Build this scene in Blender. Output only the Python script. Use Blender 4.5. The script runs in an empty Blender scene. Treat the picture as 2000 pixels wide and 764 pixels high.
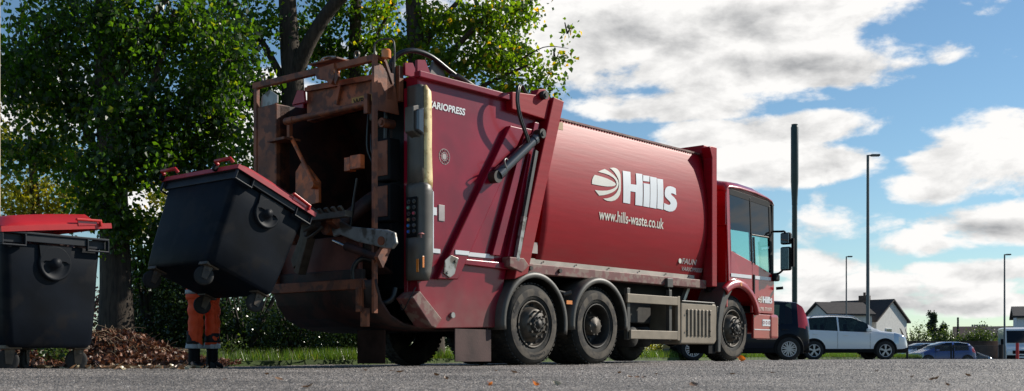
import bpy, bmesh, math, random
import numpy as np
from mathutils import Vector, Matrix
R=math.radians; PI=math.pi
random.seed(7); np.random.seed(7)
C=bpy.context.scene.collection
sc=bpy.context.scene
# ------------------------------------------------------------------ camera, sky, sun, exposure
FPX=2236.0; HZ=696.0; CH=.115
cam=bpy.data.cameras.new('camera'); co=bpy.data.objects.new('camera',cam); C.objects.link(co)
cam.sensor_width=36; cam.lens=36*FPX/2000; cam.shift_y=(HZ-382)/2000
cam.clip_start=.05; cam.clip_end=6000
co.location=(0,0,CH); co.rotation_euler=(R(90),0,0)
cam.dof.use_dof=True; cam.dof.focus_distance=16; cam.dof.aperture_fstop=6.3
sc.camera=co
SUN_AZ=R(67); SUN_EL=R(31)
sun_dir=Vector((math.sin(SUN_AZ)*math.cos(SUN_EL),math.cos(SUN_AZ)*math.cos(SUN_EL),math.sin(SUN_EL)))
sl=bpy.data.lights.new('sun','SUN'); sl.energy=5.0; sl.angle=R(.5); sl.color=(1,.94,.84)
so=bpy.data.objects.new('sun',sl); C.objects.link(so); so.rotation_euler=(-sun_dir).to_track_quat('-Z','Y').to_euler()
sc.view_settings.view_transform='Standard'; sc.view_settings.look='None'; sc.view_settings.exposure=.08; sc.view_settings.gamma=1

def pxdir(px,py):
    a=math.atan((px-1000)/FPX); return a, math.atan((HZ-py)/FPX*math.cos(a))

def make_world():
    w=bpy.data.worlds.new('World'); sc.world=w; w.use_nodes=True
    nt=w.node_tree; nt.nodes.clear(); N=nt.nodes.new; L=nt.links.new
    def math_(op,a,b=None,c=None,clamp=False):
        n=N('ShaderNodeMath'); n.operation=op; n.use_clamp=clamp
        for i,v in enumerate((a,b,c)):
            if v is None: continue
            if isinstance(v,(int,float)): n.inputs[i].default_value=v
            else: L(v,n.inputs[i])
        return n.outputs[0]
    sky=N('ShaderNodeTexSky'); sky.sky_type='NISHITA'; sky.sun_disc=False
    sky.sun_elevation=SUN_EL; sky.sun_rotation=SUN_AZ; sky.air_density=1.0; sky.dust_density=.05; sky.ozone_density=3.0
    hs=N('ShaderNodeHueSaturation'); hs.inputs['Saturation'].default_value=1.02; L(sky.outputs[0],hs.inputs['Color'])
    tc=N('ShaderNodeTexCoord'); sp=N('ShaderNodeSeparateXYZ'); L(tc.outputs['Generated'],sp.inputs[0])
    x,y,z=sp.outputs
    a=math_('ARCTAN2',x,y); hl=math_('SQRT',math_('ADD',math_('MULTIPLY',x,x),math_('MULTIPLY',y,y)))
    e=math_('ARCTAN2',z,hl)
    cb=N('ShaderNodeCombineXYZ'); L(a,cb.inputs[0]); L(math_('MULTIPLY',e,1.9),cb.inputs[1])
    P=cb.outputs[0]
    def noise(scale,det,rough=.55,off=(0,0,0),src=P,dist=0):
        m=N('ShaderNodeMapping'); m.inputs['Location'].default_value=off; L(src,m.inputs[0])
        n=N('ShaderNodeTexNoise'); n.inputs['Scale'].default_value=scale; n.inputs['Detail'].default_value=det; n.inputs['Roughness'].default_value=rough
        n.inputs['Distortion'].default_value=dist
        L(m.outputs[0],n.inputs['Vector']); return n.outputs['Fac']
    # cloud banks, each at its own bearing and elevation
    blobs=[(1220,40,330,120,1),(1500,20,260,70,1),(1420,120,300,75,1),(1640,130,150,42,.9),(1330,205,180,38,.85),(1230,215,90,26,.7),
        (1370,262,110,34,.8),(1560,250,160,32,.75),(1480,325,180,48,.95),(1620,322,100,36,.85),(1330,300,90,50,.7),(1858,105,58,26,.5),(1800,90,40,16,.3),(1975,105,26,22,.35),(1925,20,30,12,.25),(1890,5,160,10,.2),
        (1940,310,150,80,1),(1750,560,240,34,.8),(1850,365,120,40,.9),(1960,430,140,45,.95),(1640,440,110,45,.55),(1790,475,110,28,.7),(1900,530,150,26,.75),(1600,520,120,36,.6),(1600,385,28,20,.3),
        (1680,590,260,26,.85),(1900,595,170,24,.85),(1500,640,200,22,.4),(520,250,120,110,.9),(90,190,160,80,.7),(320,420,120,60,.7),(900,20,120,60,.7),(720,90,80,50,.5)]
    d=None; und=None
    for px,py,rx,ry,amp in blobs:
        aa,ee=pxdir(px,py)
        dx=math_('MULTIPLY',math_('SUBTRACT',a,aa),FPX/rx*.93); dy=math_('MULTIPLY',math_('SUBTRACT',e,ee),FPX/ry)
        r2=math_('ADD',math_('MULTIPLY',dx,dx),math_('MULTIPLY',dy,dy))
        v=math_('SUBTRACT',math_('MULTIPLY',math_('SUBTRACT',1.25,math_('MULTIPLY',r2,.85)),amp),.15)
        d=v if d is None else math_('MAXIMUM',d,v)
        if amp>.5:
            dy2=math_('ADD',math_('MULTIPLY',dy,1.25),.42)
            v2=math_('MULTIPLY',math_('SUBTRACT',1.0,math_('ADD',math_('MULTIPLY',math_('MULTIPLY',dx,dx),1.2),math_('MULTIPLY',dy2,dy2))),amp)
            und=v2 if und is None else math_('MAXIMUM',und,v2)
    gen=math_('MULTIPLY',math_('SUBTRACT',noise(2.2,2,.5,(3,1,0),tc.outputs['Generated']),.66),6)     # clouds over the rest of the sky
    inview=math_('LESS_THAN',math_('ABSOLUTE',a),.47)
    gen=math_('SUBTRACT',gen,math_('MULTIPLY',math_('MULTIPLY',inview,math_('LESS_THAN',e,.36)),8))
    d=math_('MAXIMUM',d,gen)
    n1=noise(14,9,.58,dist=.25); n2=noise(6,3,.5,(5,2,0))
    d=math_('ADD',d,math_('MULTIPLY',math_('SUBTRACT',n1,.5),1.9))
    d=math_('ADD',d,math_('MULTIPLY',math_('SUBTRACT',n2,.5),1.1))
    d=math_('ADD',d,math_('MULTIPLY',math_('SUBTRACT',noise(45,5,.6,(2,7,0)),.5),.75))
    mr=N('ShaderNodeMapRange'); mr.interpolation_type='SMOOTHSTEP'; L(d,mr.inputs[0]); mr.inputs[1].default_value=.14; mr.inputs[2].default_value=.60
    # relief: lighter towards the sun and the top, grey in the thick lower parts
    n3=noise(14,9,.58,(-.012,-.022,0),dist=.25)
    rel=math_('MULTIPLY',math_('SUBTRACT',n1,n3),1.5)
    g=N('ShaderNodeMapRange'); g.interpolation_type='SMOOTHSTEP'; L(math_('ADD',math_('ADD',und,math_('MULTIPLY',math_('SUBTRACT',n1,.5),.8)),math_('MULTIPLY',math_('SUBTRACT',noise(9,6,.6,(9,4,0)),.5),2.6)),g.inputs[0]); g.inputs[1].default_value=.35; g.inputs[2].default_value=1.5
    br=math_('ADD',math_('SUBTRACT',.97,math_('MULTIPLY',g.outputs[0],.47)),rel)
    br=math_('MAXIMUM',br,.32); br=math_('MINIMUM',br,1.05)
    cr=N('ShaderNodeMix'); cr.data_type='RGBA'; L(br,cr.inputs[0]); cr.inputs[6].default_value=(.06,.08,.11,1); cr.inputs[7].default_value=(1,.985,.965,1)
    tm=N('ShaderNodeMix'); tm.data_type='RGBA'; tm.blend_type='MULTIPLY'; tm.inputs[0].default_value=1; L(hs.outputs[0],tm.inputs[6]); tm.inputs[7].default_value=(.96,1.07,1.07,1)
    b1=N('ShaderNodeBackground'); L(tm.outputs[2],b1.inputs[0]); b1.inputs[1].default_value=SKY_STR
    b2=N('ShaderNodeBackground'); L(cr.outputs[2],b2.inputs[0]); b2.inputs[1].default_value=.95
    mx=N('ShaderNodeMixShader'); L(mr.outputs[0],mx.inputs[0]); L(b1.outputs[0],mx.inputs[1]); L(b2.outputs[0],mx.inputs[2])
    o=N('ShaderNodeOutputWorld'); L(mx.outputs[0],o.inputs[0])
SKY_STR=.095
make_world()

# ------------------------------------------------------------------ helpers
def link(o,parent=None):
    C.objects.link(o)
    if parent is not None: o.parent=parent
    return o
def tag(o,label=None,cat=None,group=None,kind=None):
    if label: o['label']=label
    if cat: o['category']=cat
    if group: o['group']=group
    if kind: o['kind']=kind
    return o
def empty(name,loc,rz,label,cat,group=None):
    o=bpy.data.objects.new(name,None); link(o); o.location=loc; o.rotation_euler=(0,0,rz); return tag(o,label,cat,group)
def copy_tree(o,parent=None):
    c=o.copy(); C.objects.link(c); c.parent=parent
    for ch in list(o.children): copy_tree(ch,c)
    return c

class MB:
    def __init__(s): s.v=[]; s.f=[]; s.m=[]; s.sm=[]
    def add(s,vs,fs,mi=0,sm=False):
        b=len(s.v); s.v+= [tuple(p) for p in vs]
        for f in fs: s.f.append([b+i for i in f]); s.m.append(mi); s.sm.append(sm)
        return s
    def box(s,a,b,mi=0):
        x0,x1=sorted((a[0],b[0])); y0,y1=sorted((a[1],b[1])); z0,z1=sorted((a[2],b[2]))
        vs=[(x0,y0,z0),(x1,y0,z0),(x1,y1,z0),(x0,y1,z0),(x0,y0,z1),(x1,y0,z1),(x1,y1,z1),(x0,y1,z1)]
        return s.add(vs,[(0,3,2,1),(4,5,6,7),(0,1,5,4),(1,2,6,5),(2,3,7,6),(3,0,4,7)],mi)
    def bar(s,p,q,wd,ht,up=(0,0,1),mi=0):
        p=Vector(p);q=Vector(q); d=(q-p).normalized(); u=Vector(up); sd=d.cross(u)
        if sd.length<1e-4: sd=d.cross(Vector((1,0,0)))
        sd.normalize(); u=sd.cross(d)
        vs=[]
        for c in (p,q):
            for a,b in ((-1,-1),(1,-1),(1,1),(-1,1)): vs.append(c+sd*(a*wd/2)+u*(b*ht/2))
        return s.add(vs,[(3,2,1,0),(4,5,6,7),(0,1,5,4),(1,2,6,5),(2,3,7,6),(3,0,4,7)],mi)
    def prism(s,poly,a,b,axis='y',mi=0):
        n=len(poly)
        ar=sum(poly[i][0]*poly[(i+1)%n][1]-poly[(i+1)%n][0]*poly[i][1] for i in range(n))
        if ar<0: poly=poly[::-1]
        def P(u,v,t): return {'y':(u,t,v),'x':(t,u,v),'z':(u,v,t)}[axis]
        lo,hi=min(a,b),max(a,b)
        vs=[P(u,v,lo) for u,v in poly]+[P(u,v,hi) for u,v in poly]
        fs=[tuple(range(n)),tuple(range(2*n-1,n-1,-1))]+[((i+1)%n,i,n+i,n+(i+1)%n) for i in range(n)]
        if axis in('x','z'): fs=[f[::-1] for f in fs]
        return s.add(vs,fs,mi)
    def tube(s,path,r,n=8,cap=True,mi=0,sm=True):
        path=[Vector(p) for p in path]; k=len(path)
        rs=r if isinstance(r,(list,tuple)) else [r]*k
        vs=[]; pu=None
        for i,p in enumerate(path):
            d=(path[min(i+1,k-1)]-path[max(i-1,0)]).normalized()
            if pu is None:
                u=d.cross(Vector((0,0,1)))
                if u.length<.05: u=d.cross(Vector((1,0,0)))
            else: u=pu-d*pu.dot(d)
            u.normalize(); pu=u; w=d.cross(u)
            for j in range(n):
                a=2*PI*j/n; vs.append(p+(u*math.cos(a)+w*math.sin(a))*rs[i])
        fs=[(i*n+j,i*n+(j+1)%n,(i+1)*n+(j+1)%n,(i+1)*n+j) for i in range(k-1) for j in range(n)]
        s.add(vs,fs,mi,sm)
        if cap:
            s.add(vs[:n],[tuple(range(n))[::-1]],mi); s.add(vs[-n:],[tuple(range(n))],mi)
        return s
    def cyl(s,p,q,r,n=16,mi=0,r2=None): return s.tube([p,q],[r,r if r2 is None else r2],n,True,mi)
    def lathe(s,prof,c=(0,0,0),axis='y',n=40,mi=0,sm=True,a0=0,a1=2*PI):
        # prof: list of (t along axis, radius)
        full=abs(a1-a0-2*PI)<1e-6; k=n if full else n+1
        vs=[]
        for t,r in prof:
            for j in range(k):
                a=a0+(a1-a0)*j/n; u,v=r*math.cos(a),r*math.sin(a)
                vs.append({'y':(c[0]+u,c[1]+t,c[2]+v),'z':(c[0]+u,c[1]+v,c[2]+t),'x':(c[0]+t,c[1]+u,c[2]+v)}[axis])
        fs=[]
        for i in range(len(prof)-1):
            for j in range(n):
                b=(j+1)%k; fs.append((i*k+j,(i+1)*k+j,(i+1)*k+b,i*k+b))
        return s.add(vs,fs,mi,sm)
    def grid(s,pts,mi=0,sm=True,flip=False):
        r=len(pts);c=len(pts[0]); vs=[p for row in pts for p in row]
        fs=[(i*c+j,i*c+j+1,(i+1)*c+j+1,(i+1)*c+j) for i in range(r-1) for j in range(c-1)]
        if flip: fs=[f[::-1] for f in fs]
        return s.add(vs,fs,mi,sm)
    def build(s,name,mats,parent=None,bevel=0,solid=0,seg=2,fixn=False):
        me=bpy.data.meshes.new(name); me.from_pydata(s.v,[],s.f)
        if not isinstance(mats,(list,tuple)): mats=[mats]
        for m in mats: me.materials.append(m)
        me.polygons.foreach_set('material_index',s.m); me.polygons.foreach_set('use_smooth',s.sm); me.update()
        if fixn:
            bm=bmesh.new(); bm.from_mesh(me); bmesh.ops.remove_doubles(bm,verts=bm.verts,dist=1e-5); bmesh.ops.recalc_face_normals(bm,faces=bm.faces); bm.to_mesh(me); bm.free()
        o=bpy.data.objects.new(name,me); link(o,parent)
        if solid:
            m=o.modifiers.new('solid','SOLIDIFY'); m.thickness=solid; m.offset=0
        if bevel:
            m=o.modifiers.new('bevel','BEVEL'); m.width=bevel; m.segments=seg; m.limit_method='ANGLE'; m.angle_limit=R(40)
            m.harden_normals=False
        return o
def fast_mesh(name,V,F,mats,parent=None,mi=None,smooth=False):
    me=bpy.data.meshes.new(name); V=np.asarray(V,dtype=np.float32); F=np.asarray(F,dtype=np.int32)
    me.vertices.add(len(V)); me.vertices.foreach_set('co',V.ravel())
    k=F.shape[1]; me.loops.add(F.size); me.loops.foreach_set('vertex_index',F.ravel())
    me.polygons.add(len(F)); me.polygons.foreach_set('loop_start',np.arange(len(F),dtype=np.int32)*k)
    me.polygons.foreach_set('loop_total',np.full(len(F),k,dtype=np.int32))
    if not isinstance(mats,(list,tuple)): mats=[mats]
    for m in mats: me.materials.append(m)
    if mi is not None: me.polygons.foreach_set('material_index',np.asarray(mi,dtype=np.int32))
    me.polygons.foreach_set('use_smooth',np.full(len(F),smooth,dtype=bool))
    me.update(); me.validate()
    o=bpy.data.objects.new(name,me); link(o,parent); return o
def smooth_path(pts,n=6):
    pts=[Vector(p) for p in pts]; out=[]
    for i in range(len(pts)-1):
        p0=pts[max(i-1,0)];p1=pts[i];p2=pts[i+1];p3=pts[min(i+2,len(pts)-1)]
        for j in range(n):
            t=j/n; out.append(.5*((2*p1)+(p2-p0)*t+(2*p0-5*p1+4*p2-p3)*t*t+(3*p1-p0-3*p2+p3)*t**3))
    out.append(pts[-1]); return out

# ------------------------------------------------------------------ materials
def mat(name,col,rough=.5,metal=0,var=.0,vscale=4,col2=None,c2amt=.5,c2scale=3,bump=0,bscale=40,coat=0,dust=None,stretch=(1,1,1),spec=.5,emit=None,det=4):
    """col base; col2 noise patches; dust=(colour,z0,z1,max) settled dust fading with local height"""
    m=bpy.data.materials.new(name); m.use_nodes=True; nt=m.node_tree; N=nt.nodes.new; L=nt.links.new
    b=nt.nodes['Principled BSDF']; b.inputs['Roughness'].default_value=rough; b.inputs['Metallic'].default_value=metal
    b.inputs['Specular IOR Level'].default_value=spec
    if coat: b.inputs['Coat Weight'].default_value=coat; b.inputs['Coat Roughness'].default_value=.08
    tc=N('ShaderNodeTexCoord'); mp=N('ShaderNodeMapping'); mp.inputs['Scale'].default_value=stretch; L(tc.outputs['Object'],mp.inputs[0])
    def noise(s,d=4,off=0):
        n=N('ShaderNodeTexNoise'); n.inputs['Scale'].default_value=s; n.inputs['Detail'].default_value=d
        if off:
            q=N('ShaderNodeMapping'); q.inputs['Location'].default_value=(off,off,off); L(mp.outputs[0],q.inputs[0]); L(q.outputs[0],n.inputs['Vector'])
        else: L(mp.outputs[0],n.inputs['Vector'])
        return n.outputs['Fac']
    def ramp(f,a,bb,hi=1.0):
        r=N('ShaderNodeMapRange'); r.interpolation_type='SMOOTHSTEP'; L(f,r.inputs[0]); r.inputs[1].default_value=a; r.inputs[2].default_value=bb; r.inputs[4].default_value=hi; return r.outputs[0]
    cur=None
    c4=(*col,1)
    if var:
        mx=N('ShaderNodeMix'); mx.data_type='RGBA'; L(ramp(noise(vscale,det),.3,.7),mx.inputs[0])
        mx.inputs[6].default_value=(*[c*(1-var) for c in col],1); mx.inputs[7].default_value=(*[min(1,c*(1+var)) for c in col],1); cur=mx.outputs[2]
    if col2:
        mx=N('ShaderNodeMix'); mx.data_type='RGBA'; L(ramp(noise(c2scale,6,3.3),.62-c2amt*.3,.74-c2amt*.3),mx.inputs[0])
        if cur: L(cur,mx.inputs[6])
        else: mx.inputs[6].default_value=c4
        mx.inputs[7].default_value=(*col2,1); cur=mx.outputs[2]
    if dust:
        dc,z0,z1,amt=dust
        sp=N('ShaderNodeSeparateXYZ'); L(tc.outputs['Object'],sp.inputs[0])
        h=ramp(sp.outputs[2],z1,z0) if z0<z1 else None
        # smoothstep with reversed range
        mu=N('ShaderNodeMath'); mu.operation='MULTIPLY'; L(h,mu.inputs[0]); 
        ad=N('ShaderNodeMath'); ad.operation='MULTIPLY_ADD'; L(noise(5,6,7.7),ad.inputs[0]); ad.inputs[1].default_value=1.2; ad.inputs[2].default_value=-.1; L(ad.outputs[0],mu.inputs[1])
        mu2=N('ShaderNodeMath'); mu2.operation='MULTIPLY'; mu2.use_clamp=True; L(mu.outputs[0],mu2.inputs[0]); mu2.inputs[1].default_value=amt
        mx=N('ShaderNodeMix'); mx.data_type='RGBA'; L(mu2.outputs[0],mx.inputs[0])
        if cur: L(cur,mx.inputs[6])
        else: mx.inputs[6].default_value=c4
        mx.inputs[7].default_value=(*dc,1); cur=mx.outputs[2]
        rr=N('ShaderNodeMapRange'); L(mu2.outputs[0],rr.inputs[0]); rr.inputs[3].default_value=rough; rr.inputs[4].default_value=.75; L(rr.outputs[0],b.inputs['Roughness'])
    if cur: L(cur,b.inputs['Base Color'])
    else: b.inputs['Base Color'].default_value=c4
    if bump:
        bp=N('ShaderNodeBump'); bp.inputs['Strength'].default_value=bump; bp.inputs['Distance'].default_value=.01; L(noise(bscale,4,1.1),bp.inputs['Height']); L(bp.outputs[0],b.inputs['Normal'])
    if emit: b.inputs['Emission Color'].default_value=(*emit[0],1); b.inputs['Emission Strength'].default_value=emit[1]
    return m
def glass_mat(name,tint,opac,rough=.02):
    m=bpy.data.materials.new(name); m.use_nodes=True; nt=m.node_tree; nt.nodes.clear(); N=nt.nodes.new; L=nt.links.new
    o=N('ShaderNodeOutputMaterial'); t=N('ShaderNodeBsdfTransparent'); t.inputs[0].default_value=(*tint,1)
    g=N('ShaderNodeBsdfGlossy'); g.inputs['Roughness'].default_value=rough; g.inputs[0].default_value=(.9,.95,1,1)
    k=N('ShaderNodeBsdfDiffuse'); k.inputs[0].default_value=(.01,.012,.014,1)
    m1=N('ShaderNodeMixShader'); m1.inputs[0].default_value=opac; L(t.outputs[0],m1.inputs[1]); L(k.outputs[0],m1.inputs[2])
    gg=N('ShaderNodeNewGeometry'); iv=N('ShaderNodeMapRange'); L(gg.outputs['Backfacing'],iv.inputs[0]); iv.inputs[3].default_value=1.45; iv.inputs[4].default_value=1/1.45
    lw=N('ShaderNodeFresnel'); L(iv.outputs[0],lw.inputs[0])
    m2=N('ShaderNodeMixShader'); L(lw.outputs[0],m2.inputs[0]); L(m1.outputs[0],m2.inputs[1]); L(g.outputs[0],m2.inputs[2]); L(m2.outputs[0],o.inputs[0])
    return m
def leaf_mat(name,c1,c2,trans,c3=None,rough=.35,tw=.5):
    m=bpy.data.materials.new(name); m.use_nodes=True; nt=m.node_tree; nt.nodes.clear(); N=nt.nodes.new; L=nt.links.new
    o=N('ShaderNodeOutputMaterial'); gi=N('ShaderNodeNewGeometry')
    cr=N('ShaderNodeValToRGB'); L(gi.outputs['Random Per Island'],cr.inputs[0])
    cr.color_ramp.elements[0].color=(*c1,1); cr.color_ramp.elements[1].color=(*c2,1); cr.color_ramp.elements[1].position=.9
    if c3:
        e=cr.color_ramp.elements.new(.985); e.color=(*c3,1)
    mm=N('ShaderNodeMix'); mm.data_type='RGBA'; mm.blend_type='MULTIPLY'; mm.inputs[0].default_value=1; L(cr.outputs[0],mm.inputs[6]); mm.inputs[7].default_value=(*trans,1)
    p=N('ShaderNodeBsdfPrincipled'); p.inputs['Roughness'].default_value=rough; L(cr.outputs[0],p.inputs['Base Color']); p.inputs['Specular IOR Level'].default_value=.5
    t=N('ShaderNodeBsdfTranslucent'); L(mm.outputs[2],t.inputs[0])
    mx=N('ShaderNodeMixShader'); mx.inputs[0].default_value=tw; L(p.outputs[0],mx.inputs[1]); L(t.outputs[0],mx.inputs[2]); L(mx.outputs[0],o.inputs[0])
    return m
DUST=(.20,.15,.115)
M={}
M['red']=mat('red_paint',(.31,.001,.009),.46,0,var=.07,vscale=2.5,coat=.0,bump=.10,bscale=4,stretch=(.5,1,5),spec=.22,dust=((.19,.045,.038),1.25,1.95,.7),det=6)
M['red2']=mat('red_paint_tailgate',(.24,.001,.016),.3,0,var=.25,vscale=1.6,coat=.25,bump=.5,bscale=1.6,spec=.35,dust=((.17,.075,.065),.3,1.25,.9),det=6)
M['redcab']=mat('red_paint_cab',(.38,.002,.005),.3,0,var=.08,coat=.7,dust=((.2,.07,.05),.3,1.0,.5))
M['redrail']=mat('red_dusty_rail',(.17,.05,.045),.6,var=.2,vscale=6,col2=(.22,.14,.11),c2scale=9)
M['brown']=mat('brown_dirty_paint',(.25,.072,.028),.6,var=.35,vscale=3,col2=(.11,.035,.018),c2scale=7,bump=.2,bscale=30)
M['rust']=mat('orange_scraped_paint',(.6,.13,.03),.5,var=.25,vscale=9,col2=(.3,.08,.03),c2scale=8)
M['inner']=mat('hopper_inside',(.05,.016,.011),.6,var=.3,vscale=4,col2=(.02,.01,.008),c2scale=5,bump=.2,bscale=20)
M['black']=mat('black_plastic',(.007,.007,.008),.55,var=.2,spec=.12)
M['blackrub']=mat('black_rubber',(.018,.017,.016),.8,var=.2,bump=.2)
M['hose']=mat('hose_rubber',(.012,.012,.013),.35)
M['tyre']=mat('tyre_rubber',(.016,.015,.013),.85,var=.25,vscale=9,col2=(.05,.042,.033),c2scale=5,c2amt=.4,bump=.25,bscale=60)
M['tyrewall']=mat('dusty_tyre_wall',(.095,.078,.06),.85,var=.3,vscale=7,bump=.25,bscale=40,col2=(.035,.03,.027),c2scale=7)
M['rim']=mat('dirty_rim',(.085,.07,.055),.55,.3,var=.3,vscale=12)
M['rimdark']=mat('dark_rim',(.03,.026,.022),.6,.2,var=.3,vscale=12)
M['dustmetal']=mat('tan_dusted_metal',(.25,.20,.145),.55,.1,var=.14,vscale=4,bump=.08)
M['greyplast']=mat('dusty_grey_plastic',(.07,.062,.052),.5,var=.2,vscale=5)
M['cover']=mat('sunlit_grimed_plastic',(.80,.62,.30),.5,var=.2,vscale=4,col2=(.5,.34,.13),c2scale=12,c2amt=.5)  # sunlight on the cover's near side put into the colour, with grime
M['greycov']=mat('grey_cover_plastic',(.10,.085,.07),.45,var=.15)
M['steel']=mat('worn_steel',(.32,.31,.29),.4,.5,var=.2,col2=(.12,.10,.08),c2scale=7)
M['trim']=mat('dusty_reflective_trim',(.42,.37,.31),.5,var=.2,vscale=3)
M['white']=mat('white_print',(.74,.75,.76),.35,var=.04)
M['cream']=mat('white_print_warm',(.72,.69,.60),.35,var=.04)
M['faded']=mat('faded_silver_print',(.36,.31,.30),.5,var=.2)
M['amber']=mat('amber_lens',(.75,.22,.03),.25,coat=.5)
M['redlens']=mat('red_lens',(.45,.01,.01),.2,coat=.6)
M['yellow']=mat('yellow_plate',(.42,.20,.02),.5,var=.15)
M['glassdark']=glass_mat('smoked_glass',(.05,.06,.06),.85)
M['glasstint']=glass_mat('tinted_glass',(.80,.94,.90),.01)
M['glasscar']=glass_mat('car_glass',(.22,.3,.28),.3)
M['chrome']=mat('bright_metal',(.6,.6,.6),.2,1)
M['bin']=mat('bin_black_plastic',(.004,.006,.010),.5,var=.5,vscale=2,spec=.10,bump=.08,bscale=12,col2=(.011,.011,.013),c2scale=4,c2amt=.35)
M['binlid']=mat('bin_red_lid',(.46,.012,.014),.38,var=.1,vscale=4)
M['lidpink']=mat('bin_faded_lid',(.40,.04,.05),.45,var=.12,vscale=5)
M['galv']=mat('galvanised_bracket',(.10,.075,.055),.5,.4,var=.3,vscale=10)
def RGB(n,b,r=.6): 
    M[n]=mat('button_'+n,b,r)
    return M[n]

# ------------------------------------------------------------------ place frame of the truck
HD=math.atan2(.758,.652); PX,PY=.29,14.5
dv=Vector((math.cos(HD),math.sin(HD),0)); nv=Vector((-math.sin(HD),math.cos(HD),0)); P0=Vector((PX,PY,0))
def S(px,py,w=0.0):
    r=(px-1000)/FPX; X=PX+w*nv.x; Z=PY+w*nv.y
    t=(r*Z-X)/(dv.x-r*dv.y); Y=Z+t*dv.y
    return t,(HZ-py)/(FPX/Y)+CH
def T2W(s,w,h): return P0+dv*s+nv*w+Vector((0,0,h))
def at(px,Y): return (px-1000)/FPX*Y
def zat(py,Y): return (HZ-py)/FPX*Y+CH
def gz(x,y):
    f=max(0.,min(1.,(26-y)/10))*max(0.,min(1.,(y-10)/3.5)); g=.012*(max(-6,min(5,x))-.3)*f
    if y>47: g-=.5*min(1,(y-47)/14)
    return g

# ------------------------------------------------------------------ ground
def lowf(x,y):
    return .006*np.sin(x*1.3+y*.7)+.005*np.sin(y*1.9-x*.5+1)+.004*np.sin(x*3.1+y*2.3)
def build_road():
    ys=[3.3]
    while ys[-1]<27: ys.append(ys[-1]*1.0034)
    while ys[-1]<62: ys.append(ys[-1]*1.02)
    ys=np.array(ys); n=len(ys); k=1150
    us=np.linspace(-.56,.58,k)
    Y=np.repeat(ys[:,None],k,1)*(1+np.random.uniform(-.001,.001,(n,k))); X=us[None,:]*Y+np.random.uniform(-.0003,.0003,(n,k))*Y
    f=np.clip((26-Y)/10,0,1)*np.clip((Y-10)/3.5,0,1); G=.012*(np.clip(X,-6,5)-.3)*f - .5*np.clip((Y-47)/14,0,1)
    rnd=np.random.rand(n,k); stones=np.where(rnd>.55,(rnd-.55)*2.2,0)
    amp=.0036*np.clip(Y/5,.7,2.4)*np.clip((60-Y)/20,0,1)
    Z=G+lowf(X,Y)*np.clip(Y/12,.3,1)*np.clip((40-Y)/10,0,1)+stones*amp-.001
    V=np.stack([X,Y,Z],-1).reshape(-1,3)
    i=np.arange(n-1)[:,None]*k+np.arange(k-1)[None,:]; i=i.ravel()
    F=np.stack([i,i+1,i+k+1,i+k],-1)
    m=bpy.data.materials.new('asphalt'); m.use_nodes=True; nt=m.node_tree; N=nt.nodes.new; L=nt.links.new; b=nt.nodes['Principled BSDF']
    tc=N('ShaderNodeTexCoord')
    v=N('ShaderNodeTexVoronoi'); v.inputs['Scale'].default_value=70; L(tc.outputs['Object'],v.inputs['Vector'])
    cr=N('ShaderNodeValToRGB'); L(v.outputs['Color'],cr.inputs[0]); e=cr.color_ramp.elements; e[0].color=(.04,.036,.032,1); e[1].color=(.235,.205,.18,1); e[0].position=.2; e[1].position=.8
    x=e.new(.93); x.color=(.42,.39,.36,1)
    n2=N('ShaderNodeTexNoise'); n2.inputs['Scale'].default_value=.9; n2.inputs['Detail'].default_value=6; L(tc.outputs['Object'],n2.inputs['Vector'])
    mr=N('ShaderNodeMapRange'); L(n2.outputs['Fac'],mr.inputs[0]); mr.inputs[1].default_value=.3; mr.inputs[2].default_value=.7; mr.inputs[3].default_value=.6; mr.inputs[4].default_value=1.35
    mx=N('ShaderNodeMix'); mx.data_type='RGBA'; mx.blend_type='MULTIPLY'; mx.inputs[0].default_value=1; L(cr.outputs[0],mx.inputs[6]); L(mr.outputs[0],mx.inputs[7]); L(mx.outputs[2],b.inputs['Base Color'])
    b.inputs['Roughness'].default_value=.75
    o=fast_mesh('road',V,F,m); tag(o,kind='structure'); return m
asph=build_road()
soil=mat('soil_and_litter',(.055,.036,.022),.9,var=.4,vscale=3,bump=.6,bscale=20)
grassbase=mat('grass_ground',(.055,.085,.02),.9,var=.4,vscale=3,bump=.5,bscale=25)
g=MB()
pts=[]
for y in (-40,3,20,47,61,120,400,4000):
    pts.append([(x,y,(-.03 if y<=47 else -.545)-.02) for x in (-4000,-60,-20,0,20,60,4000)])
g.grid(pts); farground=mat('far_ground',(.07,.07,.065),.9,var=.3,vscale=.2); tag(g.build('ground',farground),kind='structure')
# verge behind the truck
edge=[(-14,13.2),(-9,14.8),(-5.5,17.0),(-2.5,19.0),(0,21.8),(2.5,26),(5.3,31.5),(8,37),(11,42.6),(14.5,46.2),(17.2,48)]
def edge_pts(step=.35):
    out=[Vector((*edge[0],0))]
    p=smooth_path([(x,y,0) for x,y in edge],10); return p
EP=edge_pts()
def verge_frame(i):
    p=EP[i]; t=(EP[min(i+1,len(EP)-1)]-EP[max(i-1,0)]).normalized(); n=Vector((-t.y,t.x,0)); return p,n
vb=[]
for i in range(len(EP)):
    p,n=verge_frame(i); row=[]
    for k,(q,h) in enumerate(((0,-.1),(.0,.085),(.5,.10),(1.5,.13),(3,.2),(8,.2),(30,.1))):
        bank=0
        if p.x<-3 and q>=1.5: bank=.22*min(1,(-3-p.x)/2)
        c=p+n*q; row.append((c.x,c.y,gz(p.x,p.y)+h+bank+random.uniform(-.015,.015)*(q>0)))
    vb.append(row)
v1=MB(); v1.grid(vb[:24]); tag(v1.build('verge_soil',soil,fixn=True),kind='structure')
v2=MB(); v2.grid(vb[23:]); tag(v2.build('verge',grassbase,fixn=True),kind='structure')
kerbm=mat('kerb_concrete',(.085,.075,.06),.85,var=.25,vscale=4,bump=.3)
kb=MB()
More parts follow.
